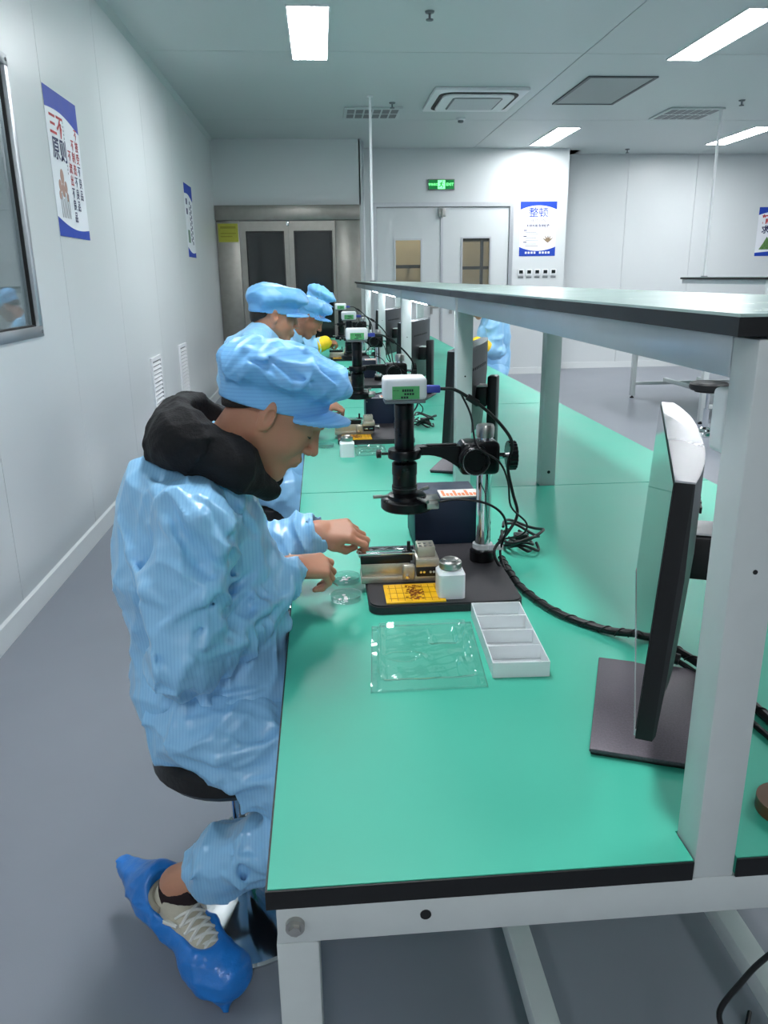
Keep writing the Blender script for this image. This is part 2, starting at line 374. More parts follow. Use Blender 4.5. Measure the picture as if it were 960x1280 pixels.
bx(-1.08, .228, YE-.004, YE+.02, 0, 2.27).build('backing', M_rubber, el)
MB().box(-.44, -.40, YE-.075, YE-.041, 2.2, 2.26, .004).build('latch', M_chrome, el)
ys_ = thing('notice_sign', (-1.23, YE-.052, 2.0), 'faded yellow notice on the stainless side panel', 'sign')
bx(-1.37, -1.10, YE-.056, YE-.0505, 1.995, 2.235).build('plate', M_yellow, ys_)
MB().box(-1.34, -1.13, YE-.058, YE-.0562, 2.17, 2.2).box(-1.34, -1.13, YE-.058, YE-.0562, 2.10, 2.115).box(-1.34, -1.18, YE-.058, YE-.0562, 2.06, 2.075).build('print', mat('sign_print', (150, 146, 44), .5, var=.05), ys_)
# conduit beside the unit
cdt = tag(bx(.605, .66, YM-.62, YM-.56, 0, ZC-.001, .004).build('trim_2', M_alu), 'aluminium corner strip between the two far walls', kind='structure')

# ------------------------------------------------------------------ ceiling things
def panel_light(x, y, label):
    t = thing('ceiling_light', (x, y, ZC-.014), label, 'ceiling light', 'rectangular ceiling light panels')
    a, b = .155, .69
    MB().box(x-a, x+a, y-b, y-b+.012, ZC-.014, ZC).box(x-a, x+a, y+b-.012, y+b, ZC-.014, ZC).box(x-a, x-a+.012, y-b+.012, y+b-.012, ZC-.014, ZC).box(x+a-.012, x+a, y-b+.012, y+b-.012, ZC-.014, ZC).build('frame', M_white, t)
    bx(x-a+.012, x+a-.012, y-b+.012, y+b-.012, ZC-.010, ZC-.002).build('diffuser', M_light, t)
lights = [(-.02, 6.80, 'lit panel in the ceiling above the left row of workers'), (3.24, 6.74, 'lit panel in the ceiling nearest the upper right corner'),
          (3.22, 11.3, 'lit panel in the ceiling above the far double door'), (5.8, 11.25, 'lit panel in the ceiling at the far right'),
          (5.9, 6.8, 'lit panel over the right part of the room'), (-.02, 2.3, 'lit panel over the near end of the bench'),
          (3.24, 2.3, 'lit panel over the aisle right of the bench'), (5.9, 2.3, 'lit panel over the right aisle near the camera'),
          (-.02, -2.2, 'unseen lit panel behind the camera on the left, added to brighten the smock'), (8.4, 6.8, 'lit panel close to the right wall'),  # the panel behind the camera is added to brighten the nearest smock
          (8.4, 2.3, 'lit panel close to the right wall near the camera')]
for a in lights: panel_light(*a)
ac = thing('air_conditioner', (1.68, 9.0, ZC-.05), 'white ceiling cassette air conditioner with curved slots', 'air conditioner')
bx(1.2, 2.16, 8.48, 9.52, ZC-.035, ZC-.0005, .012).build('panel', M_white, ac)
def rr(x0, x1, y0, y1, r, n=6):
    P = []
    for (cx_, cy_, a0) in ((x1-r, y1-r, 0), (x0+r, y1-r, 90), (x0+r, y0+r, 180), (x1-r, y0+r, 270)):
        for i in range(n+1):
            a = math.radians(a0+90*i/n); P.append((cx_+r*math.cos(a), cy_+r*math.sin(a)))
    return P
MB().prism(rr(1.27, 2.09, 8.56, 9.44, .14), ZC-.042, ZC-.034).build('air_slot', M_rubber, ac)
MB().prism(rr(1.31, 2.05, 8.60, 9.40, .12), ZC-.055, ZC-.036).build('inner_panel', M_white, ac)
gr = MB().prism(rr(1.42, 1.94, 8.71, 9.29, .05), ZC-.060, ZC-.054).build('intake_grille', M_grey, ac)
m = MB()
for i in range(14): m.box(1.44, 1.92, 8.735+i*.0395, 8.75+i*.0395, ZC-.064, ZC-.059)
m.build('grille_bars', M_white, gr)
ht = thing('access_hatch', (2.93, 8.64, ZC-.01), 'grey access hatch set in the ceiling with a dark edge', 'hatch')
MB().box(2.60, 3.28, 8.03, 8.06, ZC-.014, ZC).box(2.60, 3.28, 9.22, 9.25, ZC-.014, ZC).box(2.60, 2.63, 8.06, 9.22, ZC-.014, ZC).box(3.25, 3.28, 8.06, 9.22, ZC-.014, ZC).build('frame', mat('hatch_frame_grey', (92, 98, 100), .5, var=.03), ht)
bx(2.63, 3.25, 8.06, 9.22, ZC-.008, ZC-.001).build('door', mat('hatch_door_grey', (158, 166, 166), .5, var=.02), ht)
def diffuser(x0, x1, y0, y1, label):
    t = thing('air_diffuser', ((x0+x1)/2, (y0+y1)/2, ZC-.02), label, 'air vent')
    bx(x0, x1, y0, y1, ZC-.02, ZC-.0005, .004).build('plate', M_ceil, t)
    nx = 6
    for i in range(nx):
        a = x0+.03+(x1-x0-.06)*i/nx
        for (c, d) in ((y0+.05, (y0+y1)/2-.03), ((y0+y1)/2+.03, y1-.05)):
            bx(a+.008, a+(x1-x0-.06)/nx-.012, c, d, ZC-.023, ZC-.019).build('slot', M_grey, t)
diffuser(.33, .98, 9.45, 10.0, 'perforated air diffuser in the ceiling left of the thin pole')
diffuser(4.02, 4.66, 9.42, 10.05, 'perforated air diffuser in the ceiling on the right')
def sprinkler(x, y, label):
    t = thing('sprinkler', (x, y, ZC-.06), label, 'sprinkler', 'ceiling sprinklers')
    MB().lathe((x, y, ZC-.012), [(.035, .0115), (.03, 0), (.012, -.004)], 16).build('rosette', M_grey, t)
    MB().cyl((x, y, ZC-.05), (x, y, ZC-.012), .009, n=10).cyl((x, y, ZC-.058), (x, y, ZC-.05), .026, n=14).build('head', M_grey, t)
sprinkler(.84, 6.235, 'sprinkler head in the ceiling right of the brightest panel')
sprinkler(.84, 9.22, 'sprinkler head in the ceiling near the thin pole')
sprinkler(4.65, 9.05, 'sprinkler head in the ceiling on the right beside the rod')
sprinkler(4.67, 12.4, 'sprinkler head in the ceiling near the far wall')
t = thing('smoke_detector', (1.73, 10.05, ZC-.05), 'small smoke detector on the ceiling below the air conditioner', 'detector')
MB().lathe((1.73, 10.05, ZC), [(.055, -.001), (.055, -.018), (.04, -.03)], 20).build('base', M_white, t)
MB().lathe((1.73, 10.05, ZC), [(.035, -.03), (.032, -.05), (.02, -.055)], 20).build('sensor', M_grey, t)

# ------------------------------------------------------------------ wall things
def vent(y0, y1, z0, z1, label):
    t = thing('wall_vent', (XW, (y0+y1)/2, z0), label, 'vent', 'louvred vents low on the left wall')
    MB().box(XW, XW+.016, y0, y1, z0, z0+.03).box(XW, XW+.016, y0, y1, z1-.03, z1).box(XW, XW+.016, y0, y0+.03, z0+.03, z1-.03).box(XW, XW+.016, y1-.03, y1, z0+.03, z1-.03).build('frame', M_white, t)
    bx(XW, XW+.002, y0+.03, y1-.03, z0+.03, z1-.03).build('backing', M_grey, t)
    k = 14
    for i in range(k):
        z = z0+.034+(z1-z0-.07)*i/k
        MB().raw([(XW+.002, y0+.03, z+.02), (XW+.015, y0+.03, z), (XW+.015, y1-.03, z), (XW+.002, y1-.03, z+.02),
                  (XW+.002, y0+.03, z+.024), (XW+.017, y0+.03, z+.004), (XW+.017, y1-.03, z+.004), (XW+.002, y1-.03, z+.024)],
                 [(0, 1, 2, 3), (7, 6, 5, 4), (1, 5, 6, 2), (0, 4, 5, 1), (3, 2, 6, 7), (0, 3, 7, 4)]).build('louvre', M_white, t, ang=0)
vent(6.55, 6.94, .34, .89, 'white louvred vent on the left wall, nearer of the two')
vent(7.87, 8.27, .34, .89, 'white louvred vent on the left wall, farther of the two')

def arc_band(w_, h0, hmid, hedge, top, n=14):
    """polygon of a blue band with a curved inner edge: top=True hangs from the top edge"""
    P = [(-w_/2, h0), (w_/2, h0)]
    for i in range(n+1):
        u = w_/2-w_*i/n; k = (2*u/w_)**2
        P.append((u, hmid+(hedge-hmid)*k))
    return P
def arc_skew(w_, h0, hl, hr, bulge, n=14):
    P = [(-w_/2, h0), (w_/2, h0)]
    for i in range(n+1):
        s_ = 1-i/n; P.append((-w_/2+w_*s_, hl+(hr-hl)*s_+bulge*math.sin(math.pi*s_)))
    return P
# poster 1 on left wall
W, H = .575, .75
ps = thing('wall_poster', (XW+.001, 4.9, 1.742), 'white and blue poster with red three-noes slogan on the left wall by the window', 'poster')
S = Sheet((XW+.001, 4.905, 1.742), (0, 1, 0), ps)
S.poly([(-W/2, 0), (W/2, 0), (W/2, H), (-W/2, H)], M_paper, 0, .002, 'sheet')
S.poly(arc_skew(W, H, H-.105, H-.16, .03), M_blue, .002, .0028, 'top_band')
S.poly(arc_skew(W, 0, .10, .055, -.03), M_blue, .002, .0028, 'bottom_band')
S.text('三不', -.125, .565, .125, M_red, bold=.002); S.text('原则', -.115, .445, .125, M_pnavy, bold=.0018)
for c, (tx, u) in enumerate((('不接受不良品', .215), ('不制造不良品', .135), ('不流出不良品', .055))):
    for r_, ch in enumerate(tx):
        S.text(ch, u, .575-.066*(r_+c), .062, M_red if r_ < 3 else M_pnavy, bold=.0008)
S.bars([(-.012, -.002, .60-i*.02, .612-i*.02) for i in range(14)], M_grey, .0033, 'fine_print')
m_sk = mat('sketch_brown', (186, 150, 138), .6, var=.1)
for (u, v, a, b) in ((-.13, .315, .030, .040), (-.178, .265, .024, .032), (-.082, .265, .024, .032), (-.13, .245, .026, .036), (-.195, .215, .018, .024), (-.068, .215, .018, .024)):
    S.poly([(u+a*math.cos(t_/10*math.pi), v+b*math.sin(t_/10*math.pi)) for t_ in range(20)], m_sk, .002, .003+.0003*(u+.2), 'sketch_hand')
S.bars([(-.20+i*.028, -.19+i*.028, .10, .20+.03*(i % 2)) for i in range(6)], M_grey, .0031, 'sketch_lines')
# poster 2 further along
W2 = .33
ps = thing('wall_poster', (XW+.001, 9.22, 1.742), 'narrow looking blue banded poster far along the left wall above the vents', 'poster')
W2 = .52; S = Sheet((XW+.001, 9.24, 1.742), (0, 1, 0), ps)
S.poly([(-W2/2, 0), (W2/2, 0), (W2/2, H), (-W2/2, H)], M_paper, 0, .002, 'sheet')
S.poly(arc_skew(W2, H, H-.105, H-.16, .03), M_blue, .002, .0028, 'top_band')
S.poly(arc_skew(W2, 0, .10, .055, -.03), M_blue, .002, .0028, 'bottom_band')
S.bars([(-.2, -.11, .54-i*.1, .60-i*.1) for i in range(2)], M_pnavy, .0033, 'heading_marks')
S.bars([(.02+c*.08, .07+c*.08, .55-i*.055-c*.03, .585-i*.055-c*.03) for i in range(8) for c in range(2)], M_pnavy, .0033, 'text_marks')
S.bars([(-.19, -.05, .15, .28)], mat('picture_green', (120, 150, 130), .6, var=.3, vscale=30), .0033, 'picture')
# poster 3 on far wall
W, H = .56, .78
ps = thing('wall_poster', (3.32, YM-.001, 1.785), 'blue and white tidiness poster beside the double door', 'poster')
S = Sheet((3.325, YM-.001, 1.785), (1, 0, 0), ps)
S.poly([(-W/2, 0), (W/2, 0), (W/2, H), (-W/2, H)], M_paper, 0, .002, 'sheet')
S.poly(arc_band(W, H, H-.055, H-.115, True), M_blue, .002, .0028, 'top_band'); S.poly(arc_band(W, 0, .075, .135, False), M_blue, .002, .0028, 'bottom_band')
S.text('整顿', 0, .615, .150, M_blue, bold=.0012); S.text('SEITON', 0, .51, .055, M_grey, sx=1.3); S.bars([(-.18, -.14, .508, .512), (.14, .18, .508, .512)], M_grey, .0033, 'rules')
S.text('科学布局 取用快捷', 0, .435, .042, M_pnavy, bold=.001)
S.bars([(-.22, -.17, .365-i*.085, .378-i*.085) for i in range(3)], M_pnavy, .0033, 'point_marks')
S.bars([(-.19, -.02+.06*((i*7) % 3)/2, .34-i*.028, .346-i*.028) for i in range(8) if i % 3 != 2], M_grey, .0033, 'fine_print')
m_pl = mat('picture_plant', (140, 120, 96), .6, var=.3, vscale=60)
for a in (-55, -25, 0, 30, 60):
    c_, s_ = math.cos(math.radians(90+a)), math.sin(math.radians(90+a))
    S.poly([(.16, .19), (.16+.045*c_-.012*s_, .21+.045*s_+.012*c_), (.16+.1*c_, .21+.1*s_), (.16+.045*c_+.012*s_, .21+.045*s_-.012*c_)], m_pl, .002, .0035, 'leaf_print')
S.bars([(-.19+i*.045, -.16+i*.045, .035, .065) for i in range(4)]+[(.03+i*.045, .06+i*.045, .035, .065) for i in range(4)], M_paper, .0034, 'white_print')
# poster 4 far right
W, H = .60, .75
ps = thing('wall_poster', (7.42, YR-.001, 1.76), 'blue and white poster with red heading cut by the right picture edge', 'poster')
S = Sheet((7.42, YR-.001, 1.76), (1, 0, 0), ps)
S.poly([(-W/2, 0), (W/2, 0), (W/2, H), (-W/2, H)], M_paper, 0, .002, 'sheet')
S.poly(arc_skew(W, H, H-.12, H-.1, .05), M_blue, .002, .0028, 'top_band'); S.poly(arc_skew(W, 0, .05, .1, 0), M_blue, .002, .0028, 'bottom_band')
S.text('精益', -.09, .555, .15, M_red, bold=.004); S.text('求精', -.10, .40, .13, M_pnavy, bold=.003)
S.poly([(-.24, .1), (-.02, .1), (.08, .1), (0, .24), (-.05, .2), (-.12, .3), (-.18, .19)], mat('picture_hills', (90, 130, 70), .6, var=.4, vscale=25), .002, .003, 'picture')
# room controllers under poster 3
for i in range(5):
    x = 3.085+i*.127
    t = thing('wall_controller', (x, YM-.012, 1.48), ['first', 'second', 'middle', 'fourth', 'last'][i]+' small white wall controller from the door under the tidiness poster', 'controller', 'wall controllers')
    bx(x-.045, x+.045, YM-.014, YM-.0005, 1.50, 1.59, .004).build('housing', M_white, t)
    bx(x-.03, x+.03, YM-.017, YM-.0142, 1.53, 1.58).build('display', M_smoke, t)
    bx(x-.04, x+.04, YM-.006, YM-.0005, 1.465, 1.485).build('name_strip', M_grey, t)
# exit sign
ex = thing('exit_sign', (1.84, YM-.03, 2.73), 'green lit exit sign above the double door', 'exit sign')
bx(1.64, 2.035, YM-.03, YM-.0005, 2.73, 2.88, .004).build('housing', M_grey, ex)
M_exg = mat('exit_green', (0, 120, 52), .4, emit=.5); M_exw = mat('exit_glow', (120, 255, 150), .4, emit=1.6)
bx(1.652, 2.023, YM-.033, YM-.0302, 2.742, 2.868).build('face', M_exg, ex)
S = Sheet((1.8375, YM-.033, 2.805), (1, 0, 0), ex)
S.text('安全出口', -.122, 0, .036, M_exw, d=.001, bold=.0008); S.text('EXIT', .125, 0, .055, M_exw, d=.001, bold=.0008)
S.poly([(-.055, -.06), (.055, -.06), (.055, .06), (-.055, .06)], M_exw, .0003, .0008, 'pictogram_field')
mb = MB()
def limb2(a, b, r):
    a, b = Vector(a), Vector(b); p = (b-a).orthogonal().normalized()*r
    mb.raw([S.m(*(a+p), .0014), S.m(*(b+p), .0014), S.m(*(b-p), .0014), S.m(*(a-p), .0014)], [(0, 1, 2, 3)])
for a, b, r in (((.005, .032), (-.008, -.005), .009), ((-.008, -.005), (.022, -.02), .006), ((.022, -.02), (.014, -.045), .005), ((-.008, -.005), (-.022, -.028), .006), ((-.022, -.028), (-.042, -.03), .005), ((.004, .026), (.03, .01), .0045), ((.004, .026), (-.026, .012), .0045)): limb2(a, b, r)
mb.raw([S.m(.014+.009*math.cos(k*.7), .046+.009*math.sin(k*.7), .0014) for k in range(9)], [tuple(range(9))])
mb.build('running_figure', M_exg, ex, ang=0)

# ------------------------------------------------------------------ benches
BL = 1.925            # module length
X0, X1 = -.098, 1.442
ZT = .75
def make_bench(label):
    y0 = .82; y1 = y0+BL-.003
    t = thing('lab_bench', ((X0+X1)/2, y0, 0), label, 'workbench', 'double sided green workbenches')
    n0, n1, b0, b1, nd = .470, .530, .790, .850, y0+.060
    poly = [(X0+.003, y0+.003), (n0, y0+.003), (n0, nd), (n1, nd), (n1, y0+.003), (b0, y0+.003), (b0, nd), (b1, nd), (b1, y0+.003), (X1-.003, y0+.003), (X1-.003, y1), (X0+.003, y1)]
    MB().prism(poly, ZT-.027, ZT).build('worktop', M_green, t)
    for a, b in ((X0, n0), (n1, b0), (b1, X1)): bx(a, b, y0, y0+.003, ZT-.030, ZT-.0015).build('edge_strip', M_black, t)
    bx(X0, X0+.003, y0+.003, y1, ZT-.030, ZT-.0015).build('edge_strip', M_black, t); bx(X1-.003, X1, y0+.003, y1, ZT-.030, ZT-.0015).build('edge_strip', M_black, t)
    zb0, zb1 = .660, ZT-.031
    bx(X0+.012, X1-.012, y0+.004, y0+.054, zb0, zb1, .002).build('end_beam', M_frame, t)
    bx(X0+.012, X1-.012, y1-.054, y1-.004, zb0, zb1, .002).build('end_beam', M_frame, t)
    for x in (X0+.012, X1-.062): bx(x, x+.05, y0+.054, y1-.054, zb0, zb1, .002).build('side_beam', M_frame, t)
    for x in (X0+.010, X1-.066):
        for y in (y0+.004, y1-.060):
            l = bx(x, x+.056, y, y+.056, .03, zb0-.0005, .003).build('leg', M_frame, t)
            MB().lathe((x+.028, y+.028, 0), [(.024, .0), (.026, .012), (.01, .016), (.01, .03)], 14).build('levelling_foot', M_rubber, l)
    for x in (.330, .765): bx(x, x+.045, y0+.03, y1-.03, .20, .245, .003).build('stretcher', M_frame, t)
    for y in (y0+.008, y1-.048): bx(X0+.066, X1-.066, y, y+.04, .16, .2, .003).build('foot_bar', M_frame, t)
    cy((.110, y0+.0025, .692), (.110, y0+.0045, .692), .0075, n=14).build('hole', M_black, t)
    # shelf
    for x in (n0+.002, b0+.002):
        p = bx(x, x+.056, y0+.003, y0+.059, zb1, 1.4305, .003).build('shelf_post', M_frame, t)
        hz = 1.16 if x < .6 else .80
        cy((x+.030, y0+.0022, hz), (x+.030, y0+.0035, hz), .003 if x < .6 else .006, n=12).build('hole', M_black, p)
    MB().prism([(n0-.025, y0+.0), (b1+.025, y0+.0), (b1+.025, y1), (n0-.025, y1)], 1.434, 1.4545).build('shelf_board', M_black, t)
    bx(n0-.0235, b1+.0235, y0+.0015, y1, 1.4545, 1.458).build('shelf_top', mat('shelf_green_grey', (168, 192, 186), .25, var=.02), t)
    for x in (n0+.001, b0+.033): bx(x, x+.026, y0+.059, y1+.002, 1.383, 1.4335, .002).build('shelf_beam', M_alu_b, t)
    bx(n0+.058, b0+.002, y0+.006, y0+.05, 1.39, 1.4335, .002).build('shelf_cross_beam', M_alu_b, t)
    return t
M_alu_b = mat('satin_grey_beam', (196, 203, 208), .3, .35, var=.04, vscale=10)
bench0 = make_bench('double sided green bench nearest the camera with a shelf on posts')
ordn = ['second', 'third', 'fourth', 'farthest']
for k in range(1, 5):
    b_ = dup(bench0, (0, BL*k, 0), ordn[k-1]+' green bench from the camera in the long row')
def add_bolt(b, dx, dy):
    y0 = .82+dy; x = X0+.036+dx
    MB().cyl((x, y0-.004, .691), (x, y0+.004, .691), .0125, n=18).cyl((x, y0-.010, .691), (x, y0-.004, .691), .008, n=6).build('bolt', M_steel, b)
# bench across the aisle
add_bolt(dup(bench0, (3.95, 6.86, 0), 'green bench with a shelf across the aisle on the right'), 3.95, 6.86)
add_bolt(bench0, 0, 0)

# small lamp tubes under the shelf of the farther benches
for k in range(3):
    y = 4.42+BL*k
    t = thing('shelf_lamp', (.60, y, 1.36), ['nearest', 'middle', 'farthest'][k]+' white lamp tube under the long shelf', 'lamp', 'lamp tubes under the shelf')
    MB().box(.575, .625, y, y+.9, 1.375, 1.385).box(.59, .61, y+.1, y+.13, 1.385, 1.434).box(.59, .61, y+.75, y+.78, 1.385, 1.434).build('bracket', M_white, t)
    cy((.60, y+.015, 1.36), (.60, y+.885, 1.36), .013, n=14).build('tube', M_led, t)
    MB().cyl((.60, y, 1.36), (.60, y+.015, 1.36), .015, n=14).cyl((.60, y+.885, 1.36), (.60, y+.9, 1.36), .015, n=14).build('end_cap', M_grey, t)

# supply poles from ceiling to shelf
def rod(x, y, z0, label):
    t = thing('service_pole', (x, y, z0), label, 'pole')
    bx(x-.013, x+.013, y-.013, y+.013, z0+.004, ZC-.006, .004).build('duct', M_white, t)
    bx(x-.03, x+.03, y-.03, y+.03, z0, z0+.012, .002).build('foot', M_grey, t); bx(x-.03, x+.03, y-.03, y+.03, ZC-.012, ZC-.0005, .002).build('ceiling_flange', M_white, t)
rod(.58, 8.9, 1.458, 'thin white pole from the ceiling to the far end of the long shelf')
rod(4.62, 9.45, 1.458, 'thin white pole from the ceiling to the shelf across the aisle')

# ------------------------------------------------------------------ stools
def make_stool(x, y, label):
    t = thing('stool', (x, y, 0), label, 'stool', 'round black work stools')
    MB().lathe((x, y, 0), [(.03, .425), (.165, .43), (.182, .45), (.180, .485), (.160, .502), (.02, .505)], 36).build('seat', M_vinyl, t)
    MB().lathe((x, y, 0), [(.13, .412), (.13, .4295), (.03, .4299), (.03, .412)], 24).build('seat_plate', M_blackpl, t)
    MB().cyl((x, y, .24), (x, y, .412), .016, n=18).build('piston', M_chrome, t)
    MB().cyl((x, y, .03), (x, y, .25), .027, n=20).build('column', M_chrome, t)
    MB().lathe((x, y, 0), [(.198, .0), (.20, .008), (.195, .014), (.12, .03), (.05, .055), (.03, .07)], 40).build('base_disc', M_chrome, t)
    return t
st0 = make_stool(-.24, 1.60, 'round black stool with chrome base under the nearest worker')
dup(st0, (0, 1.99, 0), 'round black stool under the second worker'); dup(st0, (.0, 3.93, 0), 'round black stool under the third worker'); dup(st0, (.0, 5.92, 0), 'round black stool under the farthest worker in the left row')
dup(st0, (1.91, 6.12, 0), 'round black stool under the worker across the bench')
dup(st0, (3.92, 5.60, 0), 'empty round black stool beside the bench across the aisle')

# ------------------------------------------------------------------ microscope station (built once at the first station)
def make_scope():
    t = thing('inspection_microscope', (.27, 1.86, ZT), 'black video microscope on a chrome pole nearest the camera', 'microscope', 'video microscopes along the bench')
    px, py = .408, 1.935; lx, ly = .196, 1.90
    M = MB().prism(rr(.088, .452, 1.652, 2.072, .03), ZT, ZT+.018)
    M.prism(rr(.091, .449, 1.655, 2.069, .028), ZT+.018, ZT+.022); M.build('base_plate', M_darkbase, t)
    MB().lathe((px, py, ZT+.022), [(.034, 0), (.034, .026), (.022, .028)], 24).build('pole_collar', M_blackmt, t)
    cy((px, py, ZT+.022), (px, py, 1.118), .0205, n=28).build('pole', M_chrome, t)
    MB().lathe((px, py, 1.118), [(.0225, -.012), (.0235, .0), (.0235, .014), (.021, .02), (.014, .02)], 24).build('pole_cap', M_steel, t)
    tie = MB().lathe((px, py, .806), [(.0208, 0), (.0265, 0), (.0265, .012), (.0208, .012)], 20, closed=True); tie.box(px+.012, px+.05, py-.03, py-.02, .806, .820, .002); tie.build('cable_tie', M_white, t)
    # focus block
    f = MB().box(px-.068, px+.034, py-.036, py+.036, 1.012, 1.098, .014, 3).build('focus_block', M_blackmt, t)
    MB().lathe((px-.035, py-.036, 1.055), [(.040, 0), (.040, .004), (.036, .006), (.036, .022), (.033, .026), (.026, .026), (.025, .022), (.002, .022)], 36, axis=(0, -1, 0)).build('focus_knob', M_blackmt, f)
    MB().lathe((px-.035, py-.0645, 1.055), [(.0345, .0), (.0345, .004), (.0325, .004), (.0325, 0)], 36, axis=(0, -1, 0), closed=True).build('knob_ring', M_chrome, f)
    MB().lathe((px-.035, py+.036, 1.055), [(.04, 0), (.036, .006), (.036, .024), (.002, .026)], 28, axis=(0, 1, 0)).build('focus_knob', M_blackmt, f)
    MB().cyl((px+.034, py, 1.055), (px+.06, py, 1.055), .008, n=12).build('clamp_screw', M_chrome, f)
    kn = MB(); n = 40
    prof = [(.036+(.0022 if i % 2 else 0)) for i in range(n)]
    for h in (.06, .080): kn.v += [(px+h, py+prof[i]*math.cos(2*math.pi*i/n), 1.055+prof[i]*math.sin(2*math.pi*i/n)) for i in range(n)]
    kn.f += [(i, (i+1) % n, n+(i+1) % n, n+i) for i in range(n)]+[tuple(range(n)), tuple(range(n, 2*n))]
    kn.build('clamp_knob', M_blackmt, f, ang=20)
    # arm with an arched underside
    A = [(px-.06, 1.088), (lx+.032, 1.088), (lx+.032, 1.066)]
    for i in range(9):
        s_ = i/8; A.append((lx+.035+(px-.06-lx-.035)*s_, 1.066+.004*math.sin(s_*3)-.046*s_**2.2))
    M4 = Matrix(((1, 0, 0, 0), (0, 0, 1, py-.022), (0, 1, 0, 0), (0, 0, 0, 1)))
    arm = MB().prism(A, 0, .036, M=M4).build('arm', M_blackmt, t)
    MB().box(lx+.06, px-.075, py-.012, py+.004, 1.088, 1.0915, .001).build('arm_slot', M_rubber, arm)
    MB().lathe((lx, ly, 1.066), [(.0235, 0), (.041, 0), (.042, .004), (.042, .018), (.040, .022), (.0235, .022)], 32, closed=True).build('tube_holder', M_blackmt, t)
    MB().cyl((lx-.058, ly, 1.077), (lx-.040, ly, 1.077), .0035, n=10).lathe((lx-.058, ly, 1.077), [(.003, 0), (.011, .001), (.011, .012), (.004, .014)], 16, axis=(-1, 0, 0)).build('thumb_screw', M_blackmt, t)
    # optical tube
    MB().lathe((lx, ly, 0), [(.0235, .972), (.030, .974), (.0325, .985), (.0325, .995), (.0305, .997), (.0305, 1.022), (.0318, 1.024), (.0318, 1.052), (.0255, 1.058), (.0255, 1.066)], 32).build('zoom_body', M_blackmt, t)
    MB().lathe((lx, ly, 0), [(.0235, 1.064), (.0235, 1.088), (.0245, 1.09), (.0245, 1.160), (.0238, 1.162), (.0238, 1.168), (.0245, 1.170), (.0245, 1.200), (.021, 1.203), (.021, 1.216)], 32).build('upper_tube', M_blackmt, t)
    for i in range(3): MB().lathe((lx, ly, .989+i*.0003), [(.0327, 0), (.0331, .0004), (.0327, .0008)], 24).build('scale_mark', M_grey, t) if i == 0 else None
    # ring light
    rl = MB().lathe((lx+.006, ly, .934), [(.034, 0), (.064, 0), (.067, .004), (.067, .024), (.06, .028), (.034, .028)], 40, closed=True).build('ring_light', M_blackmt, t)
    MB().lathe((lx+.006, ly, .962), [(.05, 0), (.048, .008), (.036, .011), (.030, .013)], 32).build('ring_adapter', M_blackmt, rl)
    for (ax, ay) in ((-1, -.15), (.75, .75), (.5, -.9)):
        d_ = Vector((ax, ay, 0)).normalized(); c_ = Vector((lx+.006, ly, .969))
        MB().cyl(c_+d_*.045, c_+d_*.066, .003, n=10).cyl(c_+d_*.066, c_+d_*.088, .0045, n=12).build('ring_screw', M_steel, rl)
    MB().box(lx+.046, lx+.086, ly-.035, ly+.015, .958, .964, .001).box(lx+.05, lx+.08, ly-.06, ly-.035, .945, .961, .002).build('clamp_plate', M_steel, rl)
    # camera
    c0 = bx(lx-.053, lx+.053, ly-.034, ly+.034, 1.214, 1.270, .010, 3).build('camera', M_white, t); tag(c0, 'white camera head with a green label')
    bx(lx-.032, lx+.034, ly-.0348, ly-.034, 1.2175, 1.2485).build('label', M_lcd, c0)
    mb = MB()
    for (a, b, c, d) in ((-.008, .02, 1.2355, 1.2415), (-.003, .022, 1.2275, 1.2325), (-.011, .008, 1.2195, 1.2245), (-.03, -.014, 1.2385, 1.2395)):
        n = max(1, int((b-a)/.0055))
        for i in range(n): mb.box(lx+a+(b-a)*i/n, lx+a+(b-a)*(i+.78)/n, ly-.0353, ly-.0348, c, d)
    mb.build('label_print', M_ink, c0)
    bx(lx-.05, lx+.05, ly-.03, ly+.03, 1.206, 1.214, .002).build('camera_plate', M_grey, c0)
    bx(lx+.053, lx+.088, ly-.016, ly+.004, 1.228, 1.246, .003).build('usb_plug', M_usb, c0)
    # cables of the scope
    cb = MB().tube([(lx+.088, ly-.006, 1.237), (lx+.12, ly-.006, 1.235), (lx+.15, ly-.01, 1.22), (lx+.2, ly-.012, 1.185), (lx+.25, ly-.005, 1.135), (lx+.275, ly, 1.09), (lx+.268, ly+.01, 1.03), (lx+.285, ly+.02, .96), (lx+.30, ly+.02, .90), (lx+.275, ly+.01, .855), (lx+.235, ly-.01, .815), (lx+.245, ly-.02, .775), (lx+.27, ly-.03, ZT+.006)], .0042, 8); cb.build('camera_cable', M_cable, t)
    MB().cyl((lx+.155, ly-.0115, 1.217), (lx+.182, ly-.013, 1.199), .0085, n=14).build('ferrite_bead', M_cable, t)
    MB().tube([(lx+.085, ly-.03, .955), (lx+.13, ly-.035, .962), (lx+.20, ly-.045, .952), (lx+.245, ly-.04, .92), (lx+.262, ly-.02, .87), (lx+.255, ly+.01, .80), (lx+.262, ly-.03, ZT+.006)], .0032, 8).build('lamp_cable', M_cable, t)
    MB().tube([(lx+.14, ly-.005, 1.225), (lx+.165, ly-.012, 1.17), (lx+.175, ly-.05, 1.10), (lx+.23, ly-.055, 1.06), (lx+.26, ly-.03, 1.0), (lx+.275, ly-.01, .93), (lx+.32, ly, .88), (lx+.31, ly+.01, .845), (lx+.25, ly+.02, .83)], .0026, 8).build('thin_cable', M_cable, t)
    return t
scope0 = make_scope()
